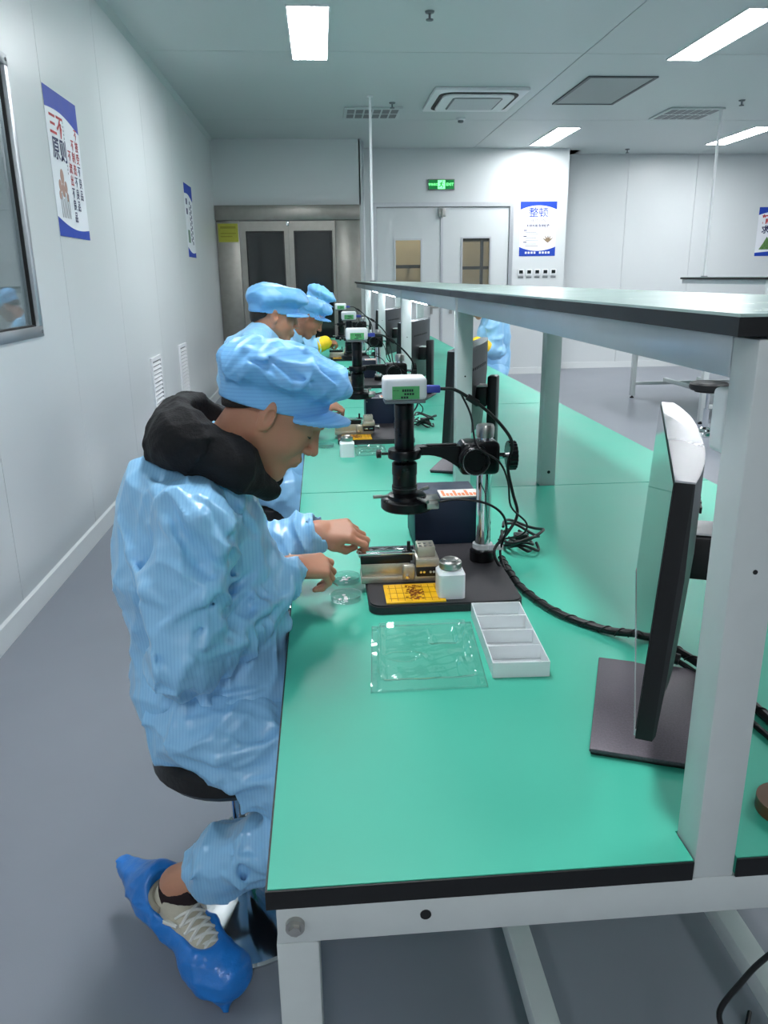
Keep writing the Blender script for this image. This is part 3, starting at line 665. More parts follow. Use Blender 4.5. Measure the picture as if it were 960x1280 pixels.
def cable_coil(lx, ly, label):
    t = thing('cable_coil', (lx, ly, ZT), label, 'cables', 'coiled cables behind the microscopes')
    random.seed(5)
    for k in range(5):
        r = .045+.006*k; z = ZT+.012+.006*k; ph = k*.9
        pts = [(lx+.01*math.sin(k*2)+r*.8*math.cos(a+ph), ly+.01*math.cos(k*3)+r*1.15*math.sin(a+ph), z+.012*math.sin(a*2+k)+(.016 if k > 2 else 0)) for a in np.linspace(0, 5.6, 15)]
        MB().tube(pts, .0042, 8, sub=4).build('loop', M_cable, t)
    bx(lx-.018, lx+.018, ly-.02, ly+.01, ZT+.03, ZT+.047, .003).build('plug', M_cable, t)
    return t
coil0 = cable_coil(.545, 2.07, 'tangle of black cable behind the nearest microscope pole')

def make_power_box():
    t = thing('light_power_box', (.335, 2.17, ZT), 'dark navy power box behind the nearest microscope', 'power box', 'navy power boxes behind the microscopes')
    bx(.243, .432, 2.082, 2.272, ZT+.008, ZT+.152, .004).build('housing', M_navy, t)
    for x in (.258, .417):
        for y in (2.10, 2.25): MB().cyl((x, y, ZT), (x, y, ZT+.008), .009, n=12).build('foot', M_rubber, t)
    for (x, z) in ((.25, .78), (.425, .78), (.25, .885)): cy((x, 2.080, z), (x, 2.082, z), .0028, n=8).build('screw', M_steel, t)
    bx(.318, .430, 2.084, 2.16, ZT+.152, ZT+.157, .001).build('top_label', mat('label_white', (228, 226, 220), .5, var=.03), t)
    mb = MB()
    for i in range(9): mb.box(.325+.0112*i, .333+.0112*i, 2.092, 2.120 if i % 3 else 2.148, ZT+.157, ZT+.1574)
    mb.build('label_print', M_orange, t)
    return t
pb0 = make_power_box()
def make_jig():
    t = thing('assembly_jig', (.17, 1.83, ZT+.022), 'nickel and black fibre clamping jig beside the hands of the nearest worker', 'jig', 'clamping jigs on the microscope bases')
    z = ZT+.022
    bx(.076, .262, 1.792, 1.862, z, z+.016, .0015).build('base_rail', M_brass, t)
    bx(.078, .196, 1.800, 1.855, z+.016, z+.048, .0015).build('side_block', M_brass, t)
    bx(.076, .200, 1.802, 1.853, z+.048, z+.068, .001).build('black_slide', M_blackpl, t)
    MB().box(.070, .212, 1.806, 1.850, z+.068, z+.074, .001).box(.09, .18, 1.812, 1.818, z+.074, z+.079).build('top_rail', M_chrome, t)
    for x in (.11, .14, .17): cy((x, 1.83, z+.074), (x, 1.83, z+.0755), .004, n=10).build('rail_hole', M_black, t)
    cl = bx(.178, .210, 1.785, 1.800, z+.005, z+.048, .006, 3).build('clamp_plate', M_brass, t)
    MB().cyl((.19, 1.785, z+.018), (.19, 1.777, z+.018), .005, n=12).build('clamp_screw', M_chrome, cl)
    MB().cyl((.197, 1.82, z+.05), (.197, 1.82, z+.098), .0045, n=12).box(.188, .206, 1.81, 1.83, z+.05, z+.075, .002).build('lever', M_blackpl, t)
    b = bx(.214, .268, 1.786, 1.856, z+.016, z+.040, .001).build('head_block', M_blackpl, t)
    for x in (.224, .232, .248, .256): cy((x, 1.7845, z+.028), (x, 1.786, z+.028), .0032, n=10).build('pin', M_chrome, b)
    bx(.212, .270, 1.788, 1.858, z+.040, z+.060, .0015).build('head_plate', M_brass, t)
    hp = bx(.218, .262, 1.806, 1.858, z+.060, z+.086, .0015).build('head_tower', M_brass, t)
    for i in range(6): cy((.225+.014*(i % 3), 1.815+.02*(i//3), z+.086), (.225+.014*(i % 3), 1.815+.02*(i//3), z+.088), .004, n=10).build('tower_screw', M_steel, hp)
    MB().cyl((.27, 1.82, z+.03), (.285, 1.82, z+.03), .006, n=12).lathe((.285, 1.82, z+.03), [(.004, 0), (.010, .001), (.010, .01), (.003, .012)], 16, axis=(1, 0, 0)).build('side_knob', M_steel, t)
    return t
jig0 = make_jig()
def make_jar(x, y, z, label):
    t = thing('solvent_jar', (x, y, z), label, 'jar', 'square white solvent jars')
    h = .066
    MB().prism(rr(x-.032, x+.032, y-.032, y+.032, .01), z, z+h*.9).build('body', M_jar, t)
    sh = MB(); n = 28
    ring0 = rr(x-.032, x+.032, y-.032, y+.032, .01); k = len(ring0)
    ring1 = [(x+(a-x)*.78, y+(b-y)*.78) for a, b in ring0]
    sh.raw([(a, b, z+h*.9) for a, b in ring0]+[(a, b, z+h*1.02) for a, b in ring1], [tuple(range(k))[::-1], tuple(range(k, 2*k))]+[(i, (i+1) % k, k+(i+1) % k, k+i) for i in range(k)])
    sh.build('shoulder', M_jar, t)
    MB().lathe((x, y, z+h*1.02), [(.024, 0), (.026, .002), (.0265, .004), (.0265, .016), (.024, .019), (.019, .0205)], 30).build('lid', M_steel, t)
    MB().lathe((x, y, z+h*1.02+.0205), [(.019, 0), (.018, .003), (.012, .001)], 24).build('dispenser_dish', M_steel, t)
    return t
jar0 = make_jar(.284, 1.706, ZT+.022, 'square milky jar with metal lid on the nearest microscope base')
def make_card(label):
    t = thing('amber_card', (.19, 1.69, ZT+.022), label, 'card', 'amber film cards')
    z = ZT+.022
    bx(.128, .268, 1.660, 1.772, z, z+.004, .0008).build('card', M_amber, t)
    mb = MB()
    for i in range(8): mb.box(.14+.016*i, .1412+.016*i, 1.668, 1.764, z+.004, z+.0043)
    for j in range(3): mb.box(.136, .262, 1.682+.032*j, 1.6835+.032*j, z+.004, z+.0043)
    mb.build('grid_print', M_amberd, t)
    mb = MB(); random.seed(3)
    for i in range(70):
        x = .198+.013*random.gauss(0, .7); y = 1.715+random.uniform(-.042, .042); mb.box(x, x+.006, y, y+.004, z+.0043, z+.0048)
    mb.build('rust_stain', mat('rust_brown', (128, 58, 12), .5, var=.2, vscale=80), t)
    return t
card0 = make_card('amber film card with a brown smudge on the nearest microscope base')

# monitor: faces the worker, screen turned 23 degrees
def make_monitor():
    t = thing('monitor', (.60, 1.23, ZT), 'curved black monitor seen edge-on beside the nearest shelf post', 'monitor', 'monitors on the bench')
    th = math.radians(68.06)                      # direction along the panel
    e = Vector((math.cos(th), math.sin(th), 0)); nrm = Vector((-e.y, e.x, 0))   # nrm points to the worker (screen side)
    c = Vector((.581, 1.292, 1.038)); hw, hh = .3486, .197
    tilt = math.radians(2.94); upv = (Vector((0, 0, 1))*math.cos(tilt)-nrm*math.sin(tilt))
    nn = (nrm*math.cos(tilt)+Vector((0, 0, 1))*math.sin(tilt))
    def pt(u, v, d): return c+e*u+upv*v+nn*d
    def slab(u0, u1, v0, v1, d0, d1):
        q = [pt(u, v, d) for d in (d0, d1) for v in (v0, v1) for u in (u0, u1)]
        return MB().raw(q, [(0, 2, 3, 1), (4, 5, 7, 6), (0, 1, 5, 4), (1, 3, 7, 5), (3, 2, 6, 7), (2, 0, 4, 6)])
    sh = slab(-hw, hw, -hh, hh, -.024, 0).build('bezel', M_blackpl, t)
    slab(-hw+.004, hw-.004, -hh+.014, hh-.004, 0, .0012).build('screen', M_screen, sh)
    slab(-hw+.002, hw-.002, -hh+.004, -hh+.013, 0, .002).build('chin_strip', M_montop, sh)
    def bulge(s_): return .026+.030*(1-abs(s_)**2.5)
    n = 16
    ol = [(hw, -.0005), (-hw, -.0005)]+[(hw*(-1+2*i/n), -bulge(-1+2*i/n)) for i in range(n+1)]
    k = len(ol); vs = [pt(u, hh, d) for u, d in ol]+[pt(u, hh+.0025, d) for u, d in ol]
    MB().raw(vs, [tuple(range(k))[::-1], tuple(range(k, 2*k))]+[(i, (i+1) % k, k+(i+1) % k, k+i) for i in range(k)]).build('lit_top_rim', M_montop, sh)  # pale top face stands in for ceiling light reflected off the black casing
    # rear housing, thickest in the middle
    mb = MB(); vs = []
    for i in range(n+1):
        s_ = -1+2*i/n; u = hw*s_; dd = bulge(s_)
        vs += [pt(u, -hh, -.024), pt(u, hh, -.024), pt(u, hh, -dd), pt(u, hh*.3, -dd-.006), pt(u, -hh*.6, -dd-.004), pt(u, -hh*.95, -.028)]
    fs = [tuple(range(6)), tuple(6*n+j for j in (5, 4, 3, 2, 1, 0))]
    for i in range(n):
        a = 6*i; b = a+6
        for j in range(6): fs.append((a+j, b+j, b+(j+1) % 6, a+(j+1) % 6))
    bk = mb.raw(vs, fs).build('rear_housing', M_monback, t)
    sl = MB()
    for k in range(10):
        u0 = -.16+.032*k; dz = -bulge((u0+.013)/hw)-.0045
        q = [pt(u0, .105, dz), pt(u0+.026, .105, dz), pt(u0+.026, .115, dz), pt(u0, .115, dz)]
        sl.raw(q+[p-nn*.003 for p in q], [(0, 1, 2, 3), (7, 6, 5, 4), (0, 4, 5, 1), (1, 5, 6, 2), (2, 6, 7, 3), (3, 7, 4, 0)])
    sl.build('vent_slots', M_black, bk)
    # stand: arm, column, plate
    B = Matrix.Translation(Vector((c.x, c.y, 0))) @ Matrix(((e.x, nrm.x, 0, 0), (e.y, nrm.y, 0, 0), (0, 0, 1, 0), (0, 0, 0, 1)))
    MB().box(-.045, .045, -.105, -.055, .985, 1.065, .006, 2, M=B).build('stand_arm', M_blackpl, t)
    MB().box(-.040, .040, -.108, -.058, 1.066, 1.07, .001, 1, M=B).build('arm_cover', M_white, t)
    MB().box(-.035, .035, -.145, -.105, ZT+.012, 1.11, .008, 2, M=B).build('stand_column', M_blackpl, t)
    MB().box(-.27, .057, -.155, .073, ZT+.0005, ZT+.006, .002, 2, M=B).build('base_foot', M_blackpl, t)
    MB().box(-.272, .059, -.157, .075, ZT+.006, ZT+.013, .002, 2, M=B).build('stand_base', M_base_mon, t)
    return t
mon0 = make_monitor()

ST = ['second', 'third', 'fourth']
for k in range(1, 4):
    s_ = ST[k-1]
    dx = [0, -.03, .0, -.01][k]; dy = BL*k
    dup(scope0, (dx, dy, 0), 'black video microscope, '+s_+' from the camera'); dup(pb0, (dx, dy, 0), 'dark navy power box behind the '+s_+' microscope')
    dup(jig0, (dx, dy, 0), 'clamping jig on the '+s_+' microscope base'); dup(coil0, (dx, dy, 0), 'tangle of black cable behind the '+s_+' microscope')
    dup(card0, (dx-.02, dy, 0), 'amber film card on the '+s_+' microscope base'); dup(mon0, (0, dy, 0), 'black monitor seen from behind, '+s_+' from the camera')
dup(jar0, (-.192, 1.64, -.022), 'square milky jar with metal lid on the bench by the second worker')

# bench clutter at the first station
def dish(x, y, z, r, label, bits=True):
    t = thing('petri_dish', (x, y, z), label, 'dish', 'clear round dishes')
    MB().lathe((x, y, z), [(r-.002, .0), (r, .001), (r, .014), (r+.001, .015), (r-.0012, .015), (r-.0015, .002), (.001, .002)], 36).build('wall', M_dish, t)
    if bits:
        random.seed(int(x*999))
        mb = MB()
        for i in range(9):
            a = random.uniform(0, 6.28); q = random.uniform(0, r*.6); bx_ = x+q*math.cos(a); by_ = y+q*math.sin(a)
            mb.box(bx_-.004, bx_+.004, by_-.002, by_+.003, z+.0022, z+.0035)
        tag(mb.build('chips', M_white, t), kind='stuff')
    return t
dish(.036, 1.752, ZT, .037, 'clear round dish with white chips in front of the nearest worker')
dish(.040, 1.872, ZT, .036, 'clear round dish under the hands of the nearest worker, behind the other dish', True)
dish(-.0, 3.55, ZT, .037, 'clear round dish on the bench by the second worker', False)

def blister(x0, x1, y0, y1, label, sk=.0):
    t = thing('blister_tray', ((x0+x1)/2, (y0+y1)/2, ZT), label, 'tray', 'clear blister trays')
    Sh = Matrix(((1, sk, 0, -sk*(y0+y1)/2), (0, 1, 0, 0), (0, 0, 1, 0), (0, 0, 0, 1)))
    nx, ny = 40, 44; vs = []; fs = []
    for j in range(ny+1):
        for i in range(nx+1):
            u, v = i/nx, j/ny; x = x0+(x1-x0)*u; y = y0+(y1-y0)*v
            dd = min(u, 1-u)*(x1-x0); de = min(v, 1-v)*(y1-y0); d_ = min(dd, de)
            z = .004
            if d_ > .012: z = .018
            if d_ > .024: z = .010
            a = ((u-.30)/.17)**2+((v-.40)/.08)**2
            if .7 < a < 1.3: z += .004
            if a <= .7: z += .001
            if abs(u-.68) < .13 and .62 < v < .86: z = .003
            if abs(u-.85) < .05 and .1 < v < .4: z += .006*math.sin((v-.1)/.3*math.pi)
            z += .0007*math.sin(u*23+v*9)+.0006*math.sin(v*31-u*7)
            vs.append(tuple(Sh @ Vector((x, y, ZT+max(z, .0008)))))
    for j in range(ny):
        for i in range(nx): a = j*(nx+1)+i; fs.append((a, a+1, a+nx+2, a+nx+1))
    o = MB().raw(vs, fs).build('sheet', M_blister, t, ang=60)
    
    rim = MB()
    for (a, b, c, d) in ((x0, x1, y0, y0+.002), (x0, x1, y1-.002, y1), (x0, x0+.002, y0, y1), (x1-.002, x1, y0, y1)): rim.box(a, b, c, d, ZT, ZT+.004, M=Sh)
    rim.build('rim', M_blister, t)
    return t
blister(.078, .302, 1.298, 1.586, 'clear empty blister tray on the bench in front of the microscope', .07)
blister(.13, .27, 3.33, 3.52, 'clear blister tray on the bench by the second microscope', .0)

# frosted compartment box
ob = thing('compartment_box', (.370, 1.478, ZT), 'frosted white box with four open compartments on the bench', 'box')
Mo = Matrix.Translation((.370, 1.478, ZT)) @ Matrix.Rotation(math.radians(-2.4), 4, 'Z')
a, b, th_, hh_ = .056, .146, .0022, .032
bx(-a, a, -b, b, 0, th_, M=Mo).build('floor_plate', M_frost, ob)
for (p, q, r_, s_) in ((-a, -a+th_, -b, b), (a-th_, a, -b, b)): bx(p, q, r_, s_, th_, hh_, M=Mo).build('side_wall', M_frost, ob)
for i in range(5):
    y = -b+(2*b-th_)*i/4
    # slanted dividers
    MB().raw([tuple(Mo @ Vector(p)) for p in ((-a+th_, y, th_), (a-th_, y, th_), (a-th_, y+th_, th_), (-a+th_, y+th_, th_), (-a+th_, y, hh_), (a-th_, y, hh_), (a-th_, y+th_, hh_), (-a+th_, y+th_, hh_))],
             [(3, 2, 1, 0), (4, 5, 6, 7), (0, 1, 5, 4), (1, 2, 6, 5), (2, 3, 7, 6), (3, 0, 4, 7)]).build('divider', M_frost, ob)

# thick wrapped cable bundle along the bench
cb = thing('cable_bundle', (.55, 1.5, ZT), 'thick black wrapped cable bundle running past the monitor', 'cables')
pts = [(.468, 1.965, ZT+.011), (.466, 1.87, ZT+.011), (.472, 1.745, ZT+.011), (.516, 1.60, ZT+.010), (.594, 1.50, ZT+.010), (.655, 1.44, ZT+.022), (.70, 1.345, ZT+.022), (.742, 1.22, ZT+.010), (.752, 1.10, ZT+.010), (.80, .98, ZT+.010), (.90, .92, ZT+.010)]
MB().tube(pts, .0085, 10, sub=10).build('bundle', M_cable, cb)
P = np.array(pts); wrap = []; NN = 420
for i in range(NN):
    s_ = i/(NN-1)*(len(P)-1); k = min(int(s_), len(P)-2); f_ = s_-k
    E_ = [P[max(k-1, 0)], P[k], P[k+1], P[min(k+2, len(P)-1)]]
    a_, b_, c_, d_ = E_; q = .5*((2*b_)+(-a_+c_)*f_+(2*a_-5*b_+4*c_-d_)*f_*f_+(-a_+3*b_-3*c_+d_)*f_**3)
    tg = c_-a_; tg /= np.linalg.norm(tg); u_ = np.cross(tg, (0, 0, 1.)); u_ /= np.linalg.norm(u_); v_ = np.cross(u_, tg)
    ph = i*.42; wrap.append(q+(u_*math.cos(ph)+v_*math.sin(ph))*.0085)
MB().tube(wrap, .0022, 5, smooth=False).build('spiral_wrap', M_blackpl, cb)
t = thing('power_cord', (.70, 1.27, ZT), 'black cord with a plug lying beside the wrapped bundle', 'cable')
MB().tube([(.60, 1.33, ZT+.0185), (.63, 1.345, ZT+.0185), (.66, 1.36, ZT+.0185), (.69, 1.32, ZT+.012), (.715, 1.22, ZT+.0056), (.73, 1.05, ZT+.0056), (.82, .95, ZT+.0056)], .0055, 8).build('cord', M_cable, t)
MB().tube([(.655, 1.357, ZT+.0215), (.682, 1.335, ZT+.0190)], .011, 12, smooth=False).build('connector', M_cable, t)
t = thing('hanging_cord', (.93, 1.0, 0), 'black cord hanging under the near end of the bench', 'cable')
MB().tube([(.86, .90, .66), (.76, .90, .58), (.653, .90, .49), (.614, .90, .438), (.588, .90, .389), (.594, .90, .345), (.60, .91, .25), (.63, .95, .10), (.70, 1.0, .006), (.85, 1.2, .006)], .0045, 8).build('cord', M_cable, t)
# tape roll cut by the picture edge
t = thing('tape_roll', (.648, .905, ZT), 'brown tape roll on the bench behind the near post at the right edge', 'tape')
MB().lathe((.648, .905, ZT), [(.026, 0), (.042, 0), (.042, .02), (.026, .02)], 32, closed=True).build('roll', mat('brown_tape', (96, 66, 40), .35, var=.1), t)
MB().lathe((.648, .905, ZT), [(.024, .0005), (.026, .0005), (.026, .0195), (.024, .0195)], 28, closed=True).build('core', mat('card_core', (170, 140, 100), .7, var=.1), t)
# socket strip on near post
t = thing('socket_strip', (.497, .91, 1.28), 'white socket strip fixed on the back of the near shelf post', 'socket strip')
bx(.474, .518, .8805, .918, 1.290, 1.368, .007, 3).build('body', M_white, t)
for z in (1.31, 1.348): cy((.5178, .90, z), (.5186, .90, z), .009, n=14).build('socket', M_grey, t)

# ------------------------------------------------------------------ people: signed distance volumes turned into one smooth mesh
class Vol:
    def __init__(s, lo, hi, h, fine=()):
        s.ax = []
        for i in range(3):
            pts = [np.arange(lo[i], hi[i]+h, h)]
            for (a, b, hf) in [f[i] if isinstance(f[0], tuple) else f for f in fine]:
                pts = [p[(p < a) | (p > b)] for p in pts]+[np.arange(a, b+hf*.5, hf)]
            v = np.unique(np.concatenate(pts)); keep = np.concatenate([[True], np.diff(v) > 2e-4]); s.ax.append(v[keep].astype(np.float32))
        s.F = np.full([len(a) for a in s.ax], .25, np.float32)
    def sl(s, lo, hi): return tuple(slice(max(0, int(np.searchsorted(s.ax[i], lo[i]))-1), int(np.searchsorted(s.ax[i], hi[i]))+1) for i in range(3))
    def g(s, sl): return s.ax[0][sl[0]][:, None, None], s.ax[1][sl[1]][None, :, None], s.ax[2][sl[2]][None, None, :]
    def op(s, prim, k=.02, mode='add', pad=None):
        lo, hi, fn = prim; pad = (k+.03) if pad is None else pad
        q = s.sl([x-pad for x in lo], [x+pad for x in hi]); A = s.F[q]
        if A.size == 0: return s
        d = fn(*s.g(q)).astype(np.float32)
        if mode == 'sub': A, d = -A, d
        hh = np.maximum(k-np.abs(A-d), 0)/k
        r = np.minimum(A, d)-hh*hh*k*.25
        s.F[q] = -r if mode == 'sub' else r
        return s
    def add(s, prim, k=.02): return s.op(prim, k)
    def sub(s, prim, k=.01): return s.op(prim, k, 'sub')
    def clip(s, n, d, k=.006):          # keep the side where n.p < d
        X, Y, Z = s.g((slice(None),)*3); e = (n[0]*X+n[1]*Y+n[2]*Z-d).astype(np.float32)
        hh = np.maximum(k-np.abs(s.F-e), 0)/k; s.F = np.maximum(s.F, e)+hh*hh*k*.25; return s
    def disp(s, fn, band=.05):
        q = (slice(None),)*3; m = np.abs(s.F) < band
        ix = np.nonzero(m)
        s.F[ix] -= fn(s.ax[0][ix[0]], s.ax[1][ix[1]], s.ax[2][ix[2]]).astype(np.float32); return s
    def mesh(s):
        F = s.F; nx, ny, nz = F.shape; I = F < 0
        acc = np.zeros((nx-1, ny-1, nz-1), np.int8)
        for dx in (0, 1):
            for dy in (0, 1):
                for dz in (0, 1): acc += I[dx:nx-1+dx, dy:ny-1+dy, dz:nz-1+dz]
        act = (acc > 0) & (acc < 8); ci = np.argwhere(act); idx = np.full(act.shape, -1, np.int32); idx[act] = np.arange(len(ci))
        a, b, c = ci.T
        P = np.zeros((len(ci), 3)); cnt = np.zeros(len(ci))
        corners = [(i, j, k) for i in (0, 1) for j in (0, 1) for k in (0, 1)]
        V = {q: F[a+q[0], b+q[1], c+q[2]] for q in corners}
        for q in corners:
            for d in range(3):
                if q[d] == 0:
                    r = list(q); r[d] = 1; r = tuple(r); f0, f1 = V[q], V[r]; m = (f0 < 0) != (f1 < 0)
                    t = np.where(m, f0/np.where(m, f0-f1, 1), 0)
                    for e in range(3): P[:, e] += np.where(m, q[e]+(t if e == d else 0), 0)
                    cnt += m
        P = P/np.maximum(cnt, 1)[:, None]+ci
        for e in range(3): P[:, e] = np.interp(P[:, e], np.arange(len(s.ax[e])), s.ax[e])
        quads = []
        for d in range(3):
            o1, o2 = [(1, 2), (2, 0), (0, 1)][d]
            sl0 = [slice(1, -1)]*3; sl0[d] = slice(0, -1); sl1 = [slice(1, -1)]*3; sl1[d] = slice(1, None)
            A, B = I[tuple(sl0)], I[tuple(sl1)]
            e = np.argwhere(A != B); 
            if len(e) == 0: continue
            flip = A[tuple(e.T)]
            base = e.copy()
            for j in range(3):
                if j != d: base[:, j] += 1
            def at(u, v):
                p = base.copy(); p[:, o1] -= u; p[:, o2] -= v; return idx[tuple(p.T)]
            q = np.stack([at(1, 1), at(0, 1), at(0, 0), at(1, 0)], 1)
            q[~flip] = q[~flip][:, ::-1]; quads.append(q)
        Q = np.concatenate(quads); Q = Q[(Q >= 0).all(1)]
        return P, Q
def V3(*a): return np.array(a, float)
def rc(a, b, ra, rb, wr=None):
    a, b = np.asarray(a, float), np.asarray(b, float); ax = b-a; L2 = max(ax@ax, 1e-9); L = math.sqrt(L2); R = max(ra, rb)
    if wr:
        u = np.cross(ax/L, (0, 0, 1.) if abs(ax[2]/L) < .9 else (1., 0, 0)); u /= np.linalg.norm(u); w_ = np.cross(ax/L, u)
    def fn(X, Y, Z):
        px, py, pz = X-a[0], Y-a[1], Z-a[2]
        t0 = (px*ax[0]+py*ax[1]+pz*ax[2])/L2; t = np.clip(t0, 0, 1)
        d = np.sqrt((px-t*ax[0])**2+(py-t*ax[1])**2+(pz-t*ax[2])**2)-(ra+(rb-ra)*t)
        if wr:
            amp, lam, tw, ph = wr
            th = np.arctan2(px*w_[0]+py*w_[1]+pz*w_[2], px*u[0]+py*u[1]+pz*u[2])
            q = t0*L/lam*2*np.pi+tw*np.sin(th+ph)*2.2+1.1*np.sin(2*th+ph*1.7+t0*3)+.6*np.sin(3*th-ph)
            d = d-amp*((1-np.abs(np.sin(q*.5)))**1.6-.3)*(.55+.45*np.sin(th*1.0+ph*2+t0*4))
        return d
    lo = np.minimum(a, b)-R; hi = np.maximum(a, b)+R
    return lo, hi, fn
def el(c, r, M=None):
    c, r = np.asarray(c, float), np.asarray(r, float); M = np.eye(3) if M is None else np.asarray(M)
    def fn(X, Y, Z):
        px, py, pz = X-c[0], Y-c[1], Z-c[2]; k0 = 0; k1 = 0
        for i in range(3):
            q = px*M[0, i]+py*M[1, i]+pz*M[2, i]; k0 = k0+(q/r[i])**2; k1 = k1+(q/r[i]**2)**2
        k0 = np.sqrt(k0); return k0*(k0-1)/np.sqrt(k1+1e-9)
    e = np.sqrt(((np.abs(M)*r)**2).sum(1)); return c-e, c+e, fn
def ecyl(c, rx, ry, hz, M):             # elliptic cylinder along local z
    c = np.asarray(c, float); M = np.asarray(M)
    def fn(X, Y, Z):
        p = [X-c[0], Y-c[1], Z-c[2]]; q = [p[0]*M[0, i]+p[1]*M[1, i]+p[2]*M[2, i] for i in range(3)]
        k = np.sqrt((q[0]/rx)**2+(q[1]/ry)**2); return np.maximum((k-1)*min(rx, ry), np.abs(q[2])-hz)
    e = np.sqrt(((np.abs(M)*np.array([rx, ry, hz]))**2).sum(1)); return c-e, c+e, fn
def noise_fold(seed, lam, amp, stretch=(1, 1, 1)):
    rng = np.random.RandomState(seed); K = rng.normal(size=(5, 3)); K /= np.linalg.norm(K, axis=1)[:, None]; ph = rng.uniform(0, 6.28, 10); K = K*np.array(stretch)
    def fn(x, y, z):
        w1 = np.sin((x*K[3, 0]+y*K[3, 1]+z*K[3, 2])*2*np.pi/(lam*2.2)+ph[3])*1.6; w2 = np.sin((x*K[4, 0]+y*K[4, 1]+z*K[4, 2])*2*np.pi/(lam*1.7)+ph[4])*1.4
        r = 0
        for i, w_ in zip(range(3), (w1, w2, w1-w2)):
            q = (x*K[i, 0]+y*K[i, 1]+z*K[i, 2])*2*np.pi/(lam*(1+.35*i))+ph[i]+w_
            r = r+((1-np.abs(np.sin(q*.5)))**1.8-.3)/(1+.5*i)
        return amp*r
    return fn
def rotY(a):      # pitch: +a tips local x downwards
    c, s_ = math.cos(a), math.sin(a); return np.array([[c, 0, s_], [0, 1, 0], [-s_, 0, c]])
def rotZ(a):
    c, s_ = math.cos(a), math.sin(a); return np.array([[c, -s_, 0], [s_, c, 0], [0, 0, 1]])
def rotX(a):
    c, s_ = math.cos(a), math.sin(a); return np.array([[1, 0, 0], [0, c, -s_], [0, s_, c]])
def vmesh(vol, name, m, parent, smooth_it=0):
    P, Q = vol.mesh(); me = bpy.data.meshes.new(name); org = parent_org(parent)
    P = P-np.array(org)
    me.vertices.add(len(P)); me.vertices.foreach_set('co', P.astype(np.float32).ravel())
    me.loops.add(Q.size); me.loops.foreach_set('vertex_index', Q.astype(np.int32).ravel())
    me.polygons.add(len(Q)); me.polygons.foreach_set('loop_start', np.arange(0, Q.size, 4, dtype=np.int32)); me.polygons.foreach_set('loop_total', np.full(len(Q), 4, np.int32))
    me.update(calc_edges=True); me.validate()
    me.polygons.foreach_set('use_smooth', np.ones(len(me.polygons), bool))
    me.materials.append(m)
    o = bpy.data.objects.new(name, me); COL.objects.link(o); o.parent = parent
    if smooth_it:
        md = o.modifiers.new('smooth', 'SMOOTH'); md.iterations = smooth_it; md.factor = .5
    return o

M_smock = mat('blue_antistatic_cloth', (150, 206, 246), .30, var=.04, vscale=14, stripes=((96, 160, 220), 46., 'X', .28), bump=.10, bscale=30, spec=.75)
M_capcl = mat('blue_cap_cloth', (126, 192, 246), .42, var=.04, vscale=16, stripes=((86, 152, 222), 44., 'Z', .35), bump=.10, bscale=30, spec=.55)
M_skin = mat('skin_tan', (196, 142, 116), .48, var=.06, vscale=18, bump=.04, bscale=220, sss=.25)
M_skin_d = mat('skin_brown', (168, 116, 92), .5, var=.06, vscale=18, bump=.04, bscale=220, sss=.2)
M_hair = mat('black_hair', (40, 33, 30), .5, var=.2, vscale=80, bump=.3, bscale=300)
M_brow = mat('dark_brow', (48, 34, 28), .7, var=.2, vscale=200)
M_lip = mat('lip_tone', (168, 100, 86), .45, var=.05)
M_hood = mat('black_jersey', (17, 17, 20), .8, var=.2, vscale=60, bump=.25, bscale=160)
M_cover = mat('blue_shoe_cover_film', (36, 126, 214), .32, var=.06, vscale=20, bump=.25, bscale=50, spec=.6)
M_shoe = mat('beige_suede', (196, 190, 172), .75, var=.08, vscale=40, bump=.15, bscale=200)
M_shoew = mat('shoe_white', (226, 226, 220), .55, var=.04)
M_sock = mat('dark_sock', (36, 22, 26), .85, var=.2, vscale=80)
M_yel = mat('yellow_sleeve_cloth', (246, 206, 40), .5, var=.06, vscale=20, bump=.15, bscale=60)

